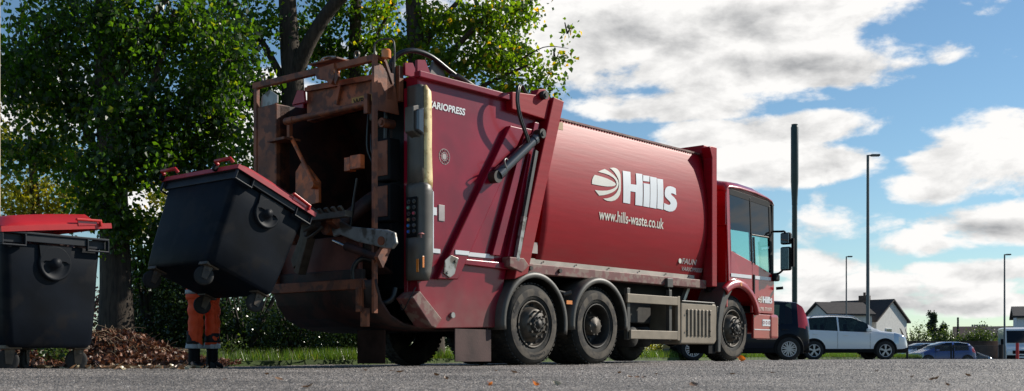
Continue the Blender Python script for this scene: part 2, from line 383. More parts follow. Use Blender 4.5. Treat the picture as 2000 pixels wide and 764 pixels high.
for i in range(len(EP)-1):
    if EP[i].x>-4.7: continue
    p,n=verge_frame(i); q,n2=verge_frame(i+1); L_=(q-p).length; u=(q-p)/L_
    z=gz(p.x,p.y)
    a=p+u*.01; b=q-u*.01; kb.bar((a.x-n.x*.07,a.y-n.y*.07,z-.02),(b.x-n.x*.07,b.y-n.y*.07,gz(q.x,q.y)-.02),.13,.2)
tag(kb.build('kerb',kerbm,bevel=.012),kind='structure')

# grass blades on the verge (uncountable)
def blades(name,pos,h,wd,m,label):
    n=len(pos); pos=np.asarray(pos); a=np.random.rand(n)*2*PI; hh=h*(.4+np.random.rand(n)); 
    lean=(np.random.rand(n,2)-.5)*.9*hh[:,None]
    dx=np.cos(a)*wd; dy=np.sin(a)*wd
    V=np.zeros((n,3,3)); V[:,0]=pos; V[:,1]=pos; V[:,0,0]-=dx; V[:,0,1]-=dy; V[:,1,0]+=dx; V[:,1,1]+=dy
    V[:,2]=pos; V[:,2,0]+=lean[:,0]; V[:,2,1]+=lean[:,1]; V[:,2,2]+=hh
    o=fast_mesh(name,V.reshape(-1,3),np.arange(n*3).reshape(n,3),m); return tag(o,label,'grass',kind='stuff')
gm=leaf_mat('grass_blade',(.05,.11,.015),(.13,.19,.03),(1.6,1.7,.6),(.25,.2,.08),tw=.45)
gp=[]
for _ in range(52000):
    i=random.randrange(14,len(EP)-1); p,n=verge_frame(i); t=random.random(); q2,_n=verge_frame(i+1); p=p.lerp(q2,t)
    if p.x<-4.9: continue
    q=abs(random.gauss(0,.9))-.05
    if p.x<-3 and random.random()<.6: continue
    c=p+n*q; gp.append((c.x,c.y,gz(p.x,p.y)+.085+.02*q))
blades('verge_grass',gp,.16,.006,gm,'lit green grass tufts along the kerb behind the truck')

# ------------------------------------------------------------------ trees and shrubs
def leaves(centers,size,spread,per,flat=.5,droop=0):
    """numpy folded-diamond leaves around twig points"""
    c=np.repeat(np.asarray(centers),per,0); n=len(c)
    c=c+np.random.normal(0,1,(n,3))*np.array(spread)
    a=np.random.rand(n)*2*PI; tilt=np.random.normal(0,.8,n)+droop
    d=np.stack([np.cos(a)*np.cos(tilt),np.sin(a)*np.cos(tilt),np.sin(tilt)],-1)
    r=np.random.normal(0,1,(n,3)); s=np.cross(d,r); s/=np.linalg.norm(s,axis=1)[:,None]+1e-9
    up=np.cross(s,d); L_=size*(.45+.9*np.random.rand(n)**1.3)[:,None]
    base=c-d*L_*.5; tip=c+d*L_*.55; lf=c-d*L_*.12+s*L_*.46+up*L_*.10; rt=c-d*L_*.12-s*L_*.46+up*L_*.10
    V=np.stack([base,lf,tip,rt],1).reshape(-1,3); i=np.arange(n)*4
    F=np.concatenate([np.stack([i,i+1,i+2],-1),np.stack([i,i+2,i+3],-1)])
    return V,F
def in_blob(c,r,n):
    q=np.random.normal(0,1,(n,3)); q/=np.linalg.norm(q,axis=1)[:,None]; rad=np.random.rand(n,1)**.45
    return np.asarray(c)+q*rad*np.asarray(r)
bark=mat('bark',(.05,.037,.026),.9,var=.4,vscale=5,bump=1.0,bscale=14,stretch=(5,5,.8))
barkd=mat('dark_bark',(.04,.032,.025),.9,var=.4,vscale=5,bump=.8,bscale=14,stretch=(5,5,.8))
L_dark=leaf_mat('poplar_leaf',(.007,.017,.004),(.022,.050,.006),(9,8.5,1.4),(.05,.06,.01))
L_mid=leaf_mat('green_leaf',(.035,.08,.008),(.10,.17,.015),(3.0,2.8,.5),(.4,.24,.02),tw=.6)
L_yel=leaf_mat('yellowing_leaf',(.12,.15,.012),(.24,.24,.025),(2.4,2.1,.5),(.3,.2,.05))
L_shr=leaf_mat('glossy_shrub_leaf',(.02,.04,.012),(.045,.075,.02),(1.5,1.7,.8),rough=.22,tw=.25)
L_brn=leaf_mat('purple_brown_leaf',(.10,.05,.045),(.18,.10,.08),(1.2,1,.9))
L_dry=leaf_mat('dry_leaf',(.055,.020,.012),(.22,.08,.035),(1.2,1,.8),(.36,.22,.12),tw=.15,rough=.5)
L_con=leaf_mat('conifer_leaf',(.015,.03,.012),(.03,.05,.018),(1.3,1.5,.8),tw=.3)
L_hed=leaf_mat('hedge_leaf',(.03,.06,.012),(.09,.13,.03),(1.8,1.8,.7),tw=.4)
DENS=.5
def tree(name,label,cat,base,trunk,limbs,blobs,lm,size=.09,bm=None,per=16,spread=(.16,.16,.13),group=None,droop=-.5):
    t=empty(name,base,0,label,cat,group); B=Vector(base)
    f=MB(); f.tube([Vector(p)-B for p in smooth_path([q[:3] for q in trunk],5)],list(np.interp(np.linspace(0,len(trunk)-1,(len(trunk)-1)*5+1),range(len(trunk)),[q[3] for q in trunk])),14)
    f.build('trunk',bm or bark,t)
    for lb in limbs:
        f=MB(); f.tube([Vector(p)-B for p in smooth_path([q[:3] for q in lb],5)],list(np.interp(np.linspace(0,len(lb)-1,(len(lb)-1)*5+1),range(len(lb)),[q[3] for q in lb])),8); f.build('limb',bm or bark,t)
    Vs=[];Fs=[];o=0; tw=MB()
    for c,r,n in blobs:
        n=int(n*DENS); pts=in_blob(c,r,n)
        # clumping: keep points in lumpy sub-clusters
        sub=in_blob(c,np.array(r)*1.0,max(4,n//7)); 
        pts=pts*.55+sub[np.random.randint(0,len(sub),n)]*.45
        V,F=leaves(pts-np.array(base),size,spread,per,droop=droop); Vs.append(V);Fs.append(F+o);o+=len(V)
        for q in sub[:max(2,len(sub)//5)]:
            cc=Vector(c)-B; qq=Vector(q)-B; mid=(cc+qq)/2+Vector((random.uniform(-.15,.15),random.uniform(-.15,.15),random.uniform(0,.2)))
            tw.tube([cc,mid,qq],[.018,.011,.005],4)
    Vc=np.concatenate(Vs); Fc=np.concatenate(Fs); mi=np.zeros(len(Fc),int)
    TV=np.array([tuple(v) for v in tw.v]); TF=np.array([x for q in tw.f for x in ((q[0],q[1],q[2]),(q[0],q[2],q[3]))  ] if tw.f else [])
    if len(TF): Fc=np.concatenate([Fc,TF+len(Vc)]); Vc=np.concatenate([Vc,TV]); mi=np.concatenate([mi,np.ones(len(TF),int)])
    fo=fast_mesh('crown',Vc,Fc,[lm,bm or barkd],t,mi=mi)
    return t
def W(px,py,Y): return (at(px,Y),Y,zat(py,Y))
def bl(px,py,Y,rx,ry,rd,n):  # ellipsoid blob with radii in metres
    return (W(px,py,Y),(rx,rd,ry),n)
TG='trees behind the truck'
# big left poplar
yA=18.6
tree('poplar_tree','dark ivy-clad poplar with the thickest trunk, rising behind the leaf heap at left','tree',(at(226,yA),yA,.1),
    [(at(228,yA),yA,.1,.33),(at(226,yA),yA,1.3,.25),(at(220,yA),yA,3.0,.22),(at(205,yA),yA,5.2,.18),(at(200,yA),yA,8.2,.08)],
    [[(at(222,yA),yA,2.4,.10),(at(290,yA),yA-.3,3.9,.06),(at(360,yA),yA-.5,5.6,.03)],[(at(218,yA),yA,2.9,.09),(at(130,yA),yA+.3,4.3,.05),(at(60,yA),yA+.3,5.6,.03)],
     [(at(212,yA),yA,4,.08),(at(300,yA),yA-.6,5.2,.05),(at(430,yA),yA-.8,6.4,.03)]],
    [bl(120,60,yA,1.3,.9,1.2,230),bl(40,150,yA,.9,1.1,1.2,200),bl(250,70,yA-.6,1.2,.9,1.2,260),bl(380,60,yA,1.1,.8,1.1,190),bl(130,210,yA,1.0,.8,1.0,190),
     bl(270,210,yA-.8,1.0,.9,.9,230),bl(390,200,yA-.4,.9,.8,.9,180),bl(460,120,yA-.4,.6,.9,.8,110),bl(300,330,yA-.7,.8,.7,.7,170),bl(200,330,yA-1,.6,.7,.6,120),bl(390,300,yA-.2,.7,.5,.7,110),bl(440,240,yA,.4,.6,.5,60),
     bl(250,440,yA-.3,.45,.45,.5,55),bl(60,300,yA+.3,.8,.5,.8,90),bl(320,440,yA+.3,.4,.6,.6,60),bl(420,160,yA+1.5,1.0,1.0,.8,130),bl(250,130,yA+1.5,1.3,1.0,.8,150),bl(60,110,yA+1.5,1.2,1.0,.8,120),bl(190,420,yA-.7,.35,.4,.3,40),bl(300,500,yA+.4,.45,.55,.5,60),bl(330,300,yA+1.2,1.2,1.0,.8,120),bl(160,330,yA+1.2,.9,.9,.8,80),
     bl(150,-80,yA,1.8,1.0,1.6,200),bl(350,-90,yA,1.6,1.0,1.4,170),bl(230,-220,yA,1.8,1.1,1.5,130),bl(200,-330,yA,1.2,.9,1.1,110)],L_dark,per=22)
yE=25
tree('lime_tree','yellow-green sunlit tree seen under the dark poplar at far left','tree',(at(70,yE),yE,.1),
    [(at(70,yE),yE,0,.16),(at(75,yE),yE,2,.13),(at(60,yE),yE,5,.07)],[[(at(74,yE),yE,1.8,.07),(at(20,yE),yE,3.4,.03)],[(at(74,yE),yE,2.2,.07),(at(150,yE),yE,3.8,.03)]],
    [bl(40,380,yE,1.3,.8,1.1,200),bl(140,380,yE,1.0,.7,1.1,150),bl(20,290,yE,.8,.6,1,110),bl(120,300,yE,.9,.6,1,120),bl(250,440,yE+1,.8,.6,.8,90),bl(330,390,yE+1,.8,.8,.8,70),bl(70,200,yE,1.2,.7,1,90),bl(60,440,yE,1.2,.5,1,90)],L_yel,per=18)
yB=21.5
tree('poplar_tree','forked poplar whose stem leans right above the rear of the truck','tree',(at(570,yB),yB,.1),
    [(at(575,yB),yB,.1,.3),(at(573,yB),yB,3,.24),(at(572,yB),yB,5.2,.21),(at(566,yB),yB,5.9,.18),(at(558,yB),yB,7.5,.15),(at(550,yB),yB,9.4,.05)],
    [[(at(573,yB),yB,5.35,.17),(at(610,yB),yB-.2,6.0,.13),(at(655,yB),yB-.3,6.6,.12),(at(715,yB),yB-.4,7.1,.09),(at(780,yB),yB-.4,8.0,.06)],
     [(at(570,yB),yB,5.0,.09),(at(500,yB),yB,6.2,.05),(at(440,yB),yB,6.8,.03)]],
    [bl(500,60,yB,.9,.8,1,130),bl(640,20,yB+.6,.7,.5,.6,75),bl(600,60,yB+1.2,.8,.6,.6,90),bl(480,170,yB,.7,.8,.8,100),bl(640,110,yB+1,.8,.5,.5,110),bl(480,290,yB,.5,.7,.7,70),bl(560,-90,yB,1.6,.7,1.3,110),bl(555,-210,yB,1.5,.9,1.3,220),bl(800,-130,yB,.9,.6,.8,90),bl(690,-60,yB,1.2,.5,1,80),bl(530,200,yB+.5,.5,.7,.6,60),bl(440,20,yB+.6,.5,.9,.6,70)],L_dark,per=20)
yC=22.5
tree('poplar_tree','slim dark-stemmed poplar standing straight between two leaning ones','tree',(at(690,yC),yC,.1),
    [(at(680,yC),yC,.1,.22),(at(686,yC),yC,4,.16),(at(694,yC),yC,6.5,.12),(at(700,yC),yC,9.3,.04)],
    [[(at(690,yC),yC,5.8,.06),(at(740,yC),yC,6.5,.04),(at(775,yC),yC,7.2,.02)]],
    [bl(740,90,yC,.8,.5,.9,120),bl(730,20,yC,.6,.5,.8,80),bl(660,150,yC,.6,.3,.6,50),bl(720,-90,yC,1.2,.6,1,90),bl(700,-190,yC,1.2,.9,1.1,170),bl(770,130,yC,.5,.35,.6,60)],L_mid,per=20)
yD=20.8
tree('poplar_tree','light green poplar with yellow leaves overhanging the middle of the truck','tree',(at(838,yD),yD,.1),
    [(at(838,yD),yD,.1,.3),(at(832,yD),yD,3.5,.22),(at(815,yD),yD,5.4,.17),(at(803,yD),yD,7.2,.12),(at(795,yD),yD,9.0,.04)],
    [[(at(825,yD),yD,4.7,.09),(at(880,yD),yD-.3,5.5,.06),(at(960,yD),yD-.6,6.2,.03)],[(at(835,yD),yD,4.2,.08),(at(930,yD),yD-.2,4.9,.045),(at(1030,yD),yD-.4,5.3,.02)],
     [(at(1000,yD),yD-.4,5.3,.02),(at(1060,yD),yD-.4,5.62,.009),(at(1108,yD),yD-.4,5.6,.004)],
     [(at(815,yD),yD,5.6,.08),(at(870,yD),yD,6.3,.05),(at(930,yD),yD,6.9,.03)]],
    [bl(860,50,yD,.8,.6,.9,150),bl(950,40,yD-.3,.8,.55,.9,160),bl(1010,20,yD,.5,.5,.8,85),bl(880,130,yD-.3,.7,.4,.8,120),bl(960,120,yD-.4,.7,.5,.8,150),bl(1020,105,yD,.38,.5,.6,60),
     bl(1000,170,yD-.2,.6,.18,.6,55),bl(1060,150,yD-.1,.28,.3,.4,26),bl(1085,120,yD-.1,.14,.12,.2,9),bl(1080,175,yD-.2,.14,.14,.2,9),bl(1108,66,yD-.4,.06,.09,.08,4),bl(1100,110,yD-.4,.06,.06,.08,4),bl(800,100,yD,.5,.5,.6,60),bl(850,-70,yD,1.3,.6,1.2,110),bl(800,-190,yD,1.3,.9,1.2,190),bl(920,-150,yD,1,.7,.9,110),bl(980,-60,yD,1.0,.5,1,90)],L_mid,per=17,spread=(.14,.14,.11))
# distant purple-brown shrubs seen between trunk and bin
def shrub(name,label,cat,px,Y,wd,ht,dp,lm,n,size=.05,per=14,group=None,z0=None,lumps=5,top=1.0):
    z=gz(at(px,Y),Y)+.08 if z0 is None else z0
    x=at(px,Y); t=empty(name,(x,Y,z),0,label,cat,group)
    st=MB()
    for k in range(7):
        a=random.random()*2*PI; st.tube([(0,0,0),(math.cos(a)*wd*.2,math.sin(a)*dp*.2,ht*.45),(math.cos(a)*wd*.38,math.sin(a)*dp*.3,ht*.8)],[.025*ht,.016*ht,.006*ht],5)
    st.build('stem',barkd,t)
    Vs=[];Fs=[];o=0
    for k in range(lumps):
        c=(random.uniform(-.36,.36)*wd,random.uniform(-.25,.25)*dp,ht*random.uniform(.16,.62)*top); r=(wd*random.uniform(.22,.32),dp*random.uniform(.25,.4),ht*random.uniform(.27,.38))
        V,F=leaves(in_blob(c,r,n//lumps),size,(size*1.9,size*1.9,size*1.5),per); V[:,2]=np.maximum(V[:,2],.0+np.random.rand(len(V))*.02); Vs.append(V);Fs.append(F+o);o+=len(V)
    fast_mesh('foliage',np.concatenate(Vs),np.concatenate(Fs),lm,t); return t
HG='shrubs along the verge'
shrub('shrub','purple-brown sunlit shrub far behind, left of the thick trunk','shrub',120,28,4.2,2.9,2,L_brn,600,.07,14,HG)
shrub('shrub','purple-brown sunlit shrub far behind, right of the thick trunk','shrub',290,28,2.6,2.8,2,L_brn,420,.07,14,HG)
shrub('shrub','tall dark evergreen shrub rising left of the orange-trousered worker','shrub',300,19.6,1.5,2.5,1.6,L_shr,420,.06,14,HG,lumps=8)
shrub('shrub','dark shrub directly behind the orange-trousered worker','shrub',400,19.6,1.5,2.0,1.5,L_shr,420,.06,14,HG,lumps=7)
spec=[('glossy sunlit shrub just right of the worker under the tilted bin',480,20.0,1.5,1.5),('low glossy shrub under the rear lip of the truck',575,20.6,1.5,1.25),('low glossy shrub left of the rear mudflap',660,21.2,1.5,1.0),
      ('small shrub glimpsed between the rear wheels of the truck',760,22.6,2.0,1.0),('small shrub glimpsed beneath the tailgate bottom plate',900,24.5,2.2,1.0),('yellowing shrub glimpsed under the side rails of the truck',1270,34,2.6,.75)]
for lab,px,Y,w_,h_ in spec:
    shrub('shrub',lab,'shrub',px,Y,w_,h_,1.2,L_shr if px<1000 else L_yel,360,.05,14,HG,lumps=7)
shrub('weed','bright green broad-leaved weed beside the leaf heap behind the left bin','plant',108,15.9,.5,.35,.4,L_hed,40,.06,10)
shrub('weed','tall thin weed on the kerb right of the worker','plant',448,18.9,.35,.55,.3,L_hed,30,.05,10)

for lab,px,Y,w_,h_ in (('dense dark bush behind the worker, touching the thick trunk side',330,22.5,2.4,2.2),('dense dark bush filling the gap behind the right of the worker',455,22.8,2.2,1.75),('dense dark bush behind the underrun bracket of the truck',560,23.4,2.2,1.5),('dense dark bush behind the rear mudflap of the truck',670,24,2.2,1.3),('low dark bush behind the left bin wheels',40,19,2.2,.9)):
    shrub('shrub',lab,'shrub',px,Y,w_,h_,1.2,L_shr,620,.07,14,HG,lumps=9)
# heap of dead leaves
def litter(name,label,cat,pts,size,lm,kind=None):
    V,F=leaves(pts,size,(.02,.02,.01),1); o=fast_mesh(name,V,F,lm); return tag(o,label,cat,kind=kind)
hp=[]
yH=16.6
def heap_h(x,y):
    cx,cy=at(238,yH),yH; return .38*math.exp(-(((x-cx)/.8)**2+((y-cy)/.6)**2))+.25*math.exp(-(((x+6.9)/1.3)**2+((y-16.9)/.6)**2))
for _ in range(9000):
    x=random.uniform(-9.5,-4.2); y=random.uniform(15.3,18.2); 
    h=heap_h(x,y)
    if h<.03 and random.random()<.75: continue
    hp.append((x,y,.02+h*(.92+.1*random.random())))
hb=MB(); hb.grid([[(x,y,-.08+heap_h(x,y)) for x in np.linspace(-9.6,-4.0,40)] for y in np.linspace(15.2,18.3,26)])
ho=hb.build('leaf_heap',soil); tag(ho,'heap of dead brown leaves and twigs at the foot of the thick trunk','leaf heap',kind='stuff')
V,F=leaves(hp,.065,(.03,.03,.02),2); lo=fast_mesh('dead_leaves',V,F,L_dry,ho)
tw=MB()
for _ in range(90):
    x=random.gauss(at(238,yH),.5); y=random.gauss(yH-.2,.35); z=heap_h(x,y); a=random.random()*2*PI; l=random.uniform(.1,.3)
    tw.tube([(x,y,z),(x+math.cos(a)*l*.5,y+math.sin(a)*l*.5,z+random.uniform(.02,.12)),(x+math.cos(a)*l,y+math.sin(a)*l,z+random.uniform(0,.14))],[.006,.005,.003],4)
tw.build('twigs',mat('dry_twig',(.22,.15,.09),.8,var=.3),ho)
from mathutils.geometry import tessellate_polygon
# ================================================================== THE REFUSE TRUCK (local frame: x forward, y to its left, z up)
truck=empty('refuse_truck',(PX,PY,0),HD,'dark red three-axle refuse truck with white lettering, tipping a bin at its open brown rear','refuse truck')
T=truck
def wb(h): return .07+.15*((h-2.2)/1.08)**2 if h>2.2 else .07+.15*((h-2.2)/.9)**2
# --- compactor body
hs=[1.24]+[1.32+.0485*i for i in range(41)]
prof=[(wb(max(h,1.32)),h) for h in hs]+[(.30,3.31),(.45,3.35),(.8,3.39),(1.25,3.4)]
prof=prof+[(2.5-w,h) for w,h in prof[::-1][1:]]
f=MB(); f.grid([[(s,w,h) for w,h in prof] for s in np.linspace(.25,4.35,30)],flip=False)
n=len(prof)
f.add([(.25,w,h) for w,h in prof],[tuple(range(n))]); f.add([(4.35,w,h) for w,h in prof],[tuple(range(n))[::-1]])
body=f.build('body',M['red'],T,fixn=True)
# top seam with its row of rivets, bottom rail and dusty reflective strip
f=MB(); f.bar((.5,.21,3.275),(4.3,.21,3.275),.02,.025)
for k in range(60): f.cyl((.55+k*.062,.21,3.25),(.55+k*.062,.196,3.25),.008,6)
f.build('roof_seam',M['redrail'],body)
f=MB(); f.box((-.2,.10,1.17),(4.32,.28,1.30)); f.box((-.2,2.22,1.17),(4.32,2.4,1.30)); f.build('side_rail',M['redrail'],T,bevel=.01)
f=MB(); f.bar((-.02,wb(1.34)-.006,1.345),(4.12,wb(1.34)-.006,1.345),.006,.07)
f.build('reflective_strip',M['trim'],body)
f=MB()
for s in (.4,1.1,1.85,2.6,3.3,3.95): f.cyl((s,.19,1.345),(s,.18,1.345),.011,8)
for s in (.02,.62): f.cyl((s,.1,1.235),(s,.07,1.235),.03,10)
f.build('bolts',M['rimdark'],body)
f=MB(); f.box((.08,wb(1.5)-.008,1.44),(.24,wb(1.5)-.003,1.58)); f.build('sticker',mat('sticker',(.42,.36,.33),.6,var=.2),body)
f=MB(); f.box((.66,.200,3.12),(.8,.175,3.22)); f.build('tape_patch',mat('tan_tape',(.5,.36,.2),.6),body)
# front bulkhead frame standing proud of the body
f=MB(); f.prism([(4.32,1.2),(4.47,1.2),(4.47,3.38),(4.32,3.38),(4.24,3.36),(4.32,3.2)],0,.16)
f.prism([(4.32,1.2),(4.47,1.2),(4.47,3.38),(4.32,3.38)],2.34,2.5); f.box((4.33,.16,3.28),(4.47,2.34,3.42)); f.box((4.36,.16,1.2),(4.45,2.34,3.3))
f.build('bulkhead',M['red'],T,bevel=.012)
# --- pivot frame (leaning posts and cross beam)
for w0,w1 in ((-.02,.22),(2.28,2.52)):
    f=MB(); f.prism([(.36,3.46),(.58,3.44),(-.16,1.15),(-.42,1.07)],w0,w1); f.build('pivot_post',M['red'],T,bevel=.012)
f=MB(); f.prism([(.0,3.30),(.0,3.46),(.45,3.46),(.45,3.30)],.2,2.3); f.build('pivot_beam',M['red'],T,bevel=.01)
f=MB(); f.prism([(-.42,3.18),(-.42,3.40),(.05,3.44),(.10,3.52),(.24,3.55),(.33,3.46),(.30,3.15)],.02,.15); f.build('pivot_bracket',M['red'],T,bevel=.012)
f=MB(); f.cyl((.17,.02,3.45),(.17,-.045,3.45),.055,18); f.cyl((.17,-.045,3.45),(.17,-.06,3.45),.03,14); f.build('pivot_pin',M['rimdark'],T)
f=MB(); f.prism([(-.52,1.22),(-.52,1.34),(-.25,1.34),(-.14,1.25),(-.28,1.16)],-.03,.1); f.build('lock_bracket',M['redrail'],T,bevel=.01)
# --- tailgate
sidepoly=[(-1.95,3.31),(.22,3.31),(-.33,1.45),(-.40,1.22),(-.62,.47),(-1.66,.44),(-1.9,.62),(-1.95,.95)]
f=MB(); f.prism(sidepoly,.12,.32); tg=f.build('tailgate_side',M['red2'],T,bevel=.012)
f=MB(); f.prism(sidepoly,2.18,2.38); tg2=f.build('tailgate_side',M['red2'],T,bevel=.012)
f=MB(); f.bar((-2.0,.09,3.33),(-.05,.09,3.33),.10,.075); f.box((-1.95,.1,3.30),(.15,2.4,3.34)); f.build('tailgate_roof',M['red2'],T,bevel=.01)
f=MB(); f.prism([(-1.98,3.36),(-1.98,3.50),(-1.86,3.52),(-1.76,3.36)],.1,.14); f.prism([(-1.98,3.36),(-1.98,3.50),(-1.86,3.52),(-1.76,3.36)],.3,.34); f.build('lifting_eye',M['red2'],T)
# diagonal stiffener beam, fold line, lower skirt, ribs
def P2(p,q,w0,w1,wd,mb):
    mb.bar((p[0],(w0+w1)/2,p[1]),(q[0],(w0+w1)/2,q[1]),abs(w1-w0),wd,up=(1,0,0))
f=MB(); f.prism([(-.42,2.98),(-.14,2.98),(-1.36,1.02),(-1.70,1.01)],.045,.13); f.build('tailgate_arm',M['red2'],tg,bevel=.012)
f=MB(); f.prism([(-.10,3.0),(.02,3.0),(-.60,1.35),(-.74,1.35)],.06,.125); f.prism([(.06,3.1),(.16,3.1),(-.36,1.35),(-.46,1.35)],.05,.125); f.build('tailgate_rib',M['red2'],tg,bevel=.008)
f=MB(); f.prism([(-1.3,1.21),(-1.3,1.27),(-.30,1.27),(-.36,1.19)],.06,.125); f.build('fold_flange',M['red2'],tg,bevel=.006)
for a_ in ((-1.84,.108,-1.60,.116),(-1.42,.036,-1.18,.044),(-1.14,.108,-.66,.116)):
    f=MB(); f.box((a_[0],a_[1],1.315),(a_[2],a_[3],1.365)); f.build('reflective_strip',M['white'],tg)
f=MB(); f.prism([(-1.60,1.23),(-1.50,1.30),(-1.37,1.27),(-1.44,1.08),(-1.52,1.03),(-1.62,1.08)],.03,.046); f.cyl((-1.43,.03,1.23),(-1.43,.015,1.23),.018,10); f.cyl((-1.56,.03,1.09),(-1.56,.015,1.09),.018,10)
f.build('hatch_plate',M['steel'],tg,bevel=.004)
f=MB(); f.prism([(-2.10,.78),(-1.98,.86),(-1.62,.55),(-1.72,.44),(-1.80,.46)],.06,.34); f.build('corner_step',M['redrail'],tg,bevel=.012)
f=MB(); f.cyl((-1.40,.12,.60),(-1.40,.09,.60),.035,12); f.build('drain_plug',M['steel'],tg)
# round emblem sticker and small notices
f=MB(); c=S(868,306,.118); 
for r0,r1 in ((.0,.035),(.045,.052),(.085,.092)):
    f.lathe([(0,r0),(0,r1)],(c[0],.1165,c[1]),n=30,sm=False)
for k in range(12):
    a=k*PI/6; f.bar((c[0]+.05*math.cos(a),.1165,c[1]+.05*math.sin(a)),(c[0]+.088*math.cos(a),.1165,c[1]+.088*math.sin(a)),.002,.008,up=(0,1,0))
f.build('round_emblem',M['faded'],tg)
f=MB(); a=S(860,400,.115); f.box((a[0]-.03,.110,a[1]-.19),(a[0]+.07,.1175,a[1])); f.build('notice_plate',M['faded'],tg,bevel=.004)
f=MB(); a=S(848,400,.115); f.box((a[0]-.02,.110,a[1]-.12),(a[0]+.04,.1175,a[1]-.03)); f.build('notice_plate',M['white'],tg)
# --- hydraulic ram, hose, guard strip
f=MB(); a=(-.72,-.01,2.33); b=(-.02,-.01,2.86); A=Vector(a);B=Vector(b)
f.cyl(A,B,.066,20); f.cyl(A-(B-A).normalized()*.02,A+(B-A).normalized()*.10,.078,20); f.cyl(B-(B-A).normalized()*.05,B,.074,20)
f.cyl(B,B+(B-A).normalized()*.14,.03,12); ram=f.build('hydraulic_ram',mat('ram_black',(.02,.024,.032),.3,coat=.5),T)
f=MB(); q=B+(B-A).normalized()*.14; f.cyl(q-Vector((0,.05,0)),q+Vector((0,.08,0)),.06,18); f.cyl(q-Vector((0,.065,0)),q-Vector((0,.05,0)),.028,12); f.build('ram_eye',M['rimdark'],ram)
f=MB()
f.cyl(A-(B-A).normalized()*.06-Vector((0,.05,0)),A-(B-A).normalized()*.06+Vector((0,.1,0)),.075,18); f.build('ram_eye',M['rimdark'],ram)
f=MB(); f.tube(smooth_path([A+Vector((.1,-.06,.06)),A+Vector((.02,-.09,.16)),A+Vector((.10,-.05,.20)),A+Vector((.16,-.02,.19))],5),.009,8); f.build('ram_pipe',M['steel'],ram)
f=MB()
for off in (0,.03):
    f.tube(smooth_path([(-.16+off,-.03,2.74),(-.24+off,-.06,2.85),(-.40+off,-.09,3.05),(-.47+off,-.1,3.25),(-.44+off,-.09,3.42),(-.33+off,-.04,3.49),(-.2+off,.02,3.46),(-.05+off,.06,3.38)],6),.017,10)
f.build('hydraulic_hose',M['hose'],T)
f=MB(); f.bar((.02,.0,2.72),(-.30,.0,1.55),.04,.05,up=(1,0,0)); f.build('seal_strip',mat('seal_grey',(.045,.05,.05),.6,var=.3),T)
f=MB(); f.bar((-.22,-.005,1.86),(-.37,-.005,1.30),.05,.06,up=(1,0,0)); f.build('guard_strip',M['steel'],T)
f=MB(); f.tube(smooth_path([(-2.1,.5,2.6),(-2.1,.48,3.1),(-2.06,.45,3.5),(-1.9,.35,3.66),(-1.6,.3,3.66),(-1.25,.28,3.53),(-.95,.25,3.42),(-.7,.2,3.36)],7),.030,12); f.build('thick_hose',M['hose'],T)
f=MB(); f.tube([(-1.22,.2,3.48),(-.86,.16,3.36)],.022,10); f.tube([(-1.25,.28,3.50),(-.8,.2,3.37)],.018,10); f.prism([(-1.6,3.36),(-1.48,3.62),(-1.4,3.66),(-1.28,3.42)],.32,.36); f.build('hose_bracket',M['greyplast'],T)
# --- rear corner covers
hz=[2.03,2.3,2.6,2.9,3.12,3.18,3.21]; 
rings=[]
for h,k in zip(hz,(1,1,1,1,.97,.8,.45)):
    rings.append([(-2.0,.245,h),(-2.0,.2,h),(-2.0-.015*k,.12,h),(-2.0-.01*k,.05,h),(-1.965,.012+.03*(1-k),h)])
f.grid(rings); f.build('corner_cover',M['greycov'],T,fixn=True,solid=.01)
f=MB(); rr=[]
for h,s2 in ((2.03,-1.845),(2.12,-1.835),(2.3,-1.845),(2.5,-1.852),(2.8,-1.850),(3.05,-1.855),(3.14,-1.86),(3.20,-1.93)):
    rr.append([(-1.965,.012,h),(-1.955,-.004,h),(s2-.02,-.006,h),(s2,.006,h),(s2,.115,h)])
f.grid(rr); f.build('corner_cover',M['cover'],T,fixn=True,solid=.01)
f=MB(); f.prism([(-2.12,2.66),(-2.0,2.60),(-2.0,2.98),(-2.12,2.94)],.03,.17); tl=f.build('lamp_housing',M['greycov'],T,bevel=.01)
f=MB(); f.prism([(-2.10,2.66),(-2.0,2.62),(-2.0,2.94),(-2.10,2.90)],-.03,.035); f.build('lens',mat('clear_lens',(.05,.05,.05),.15,coat=1),tl,bevel=.02)
# control unit with buttons
f=MB(); rr=[]
for h,k,s2 in ((.98,.7,-1.90),(1.08,1,-1.86),(1.3,1,-1.825),(1.46,1,-1.825),(1.47,.8,-1.83),(1.95,.85,-1.835),(2.0,1,-1.83),(2.06,.9,-1.86),(2.09,.5,-1.92)):
    rr.append([(-1.97-.05*k,.25,h),(-1.98-.06*k,.18,h),(-1.98-.06*k,.08,h),(-2.0,.015,h),(-1.98,-.008,h),(s2-.02,-.01,h),(s2,.005,h),(s2,.12,h)])
f.grid(rr); cu=f.build('control_unit',M['greycov'],T,fixn=True,solid=.01)
f=MB(); f.box((-2.052,.045,1.47),(-2.035,.215,1.93)); f.build('button_panel',M['black'],cu,bevel=.01)
cols=[RGB('dark',(.03,.03,.03)),RGB('dark2',(.04,.04,.04)),RGB('green',(.15,.32,.22)),RGB('dark3',(.03,.03,.03)),RGB('dark4',(.05,.02,.02)),RGB('red',(.5,.05,.08)),RGB('orange',(.5,.2,.06)),RGB('dark5',(.07,.02,.02)),RGB('blue',(.03,.2,.55)),RGB('grey',(.08,.08,.09)),RGB('blue2',(.02,.12,.5)),RGB('dark6',(.03,.04,.06))]
for k in range(12):
    r,cc=divmod(k,2); w=.165-.085*cc; h=1.875-.068*r
    f=MB(); f.cyl((-2.053,w,h),(-2.062,w,h),.024,14); f.build('button_ring',M['greycov'],cu); f=MB(); f.cyl((-2.060,w,h),(-2.075,w,h),.016,14); f.build('button',cols[k],cu)
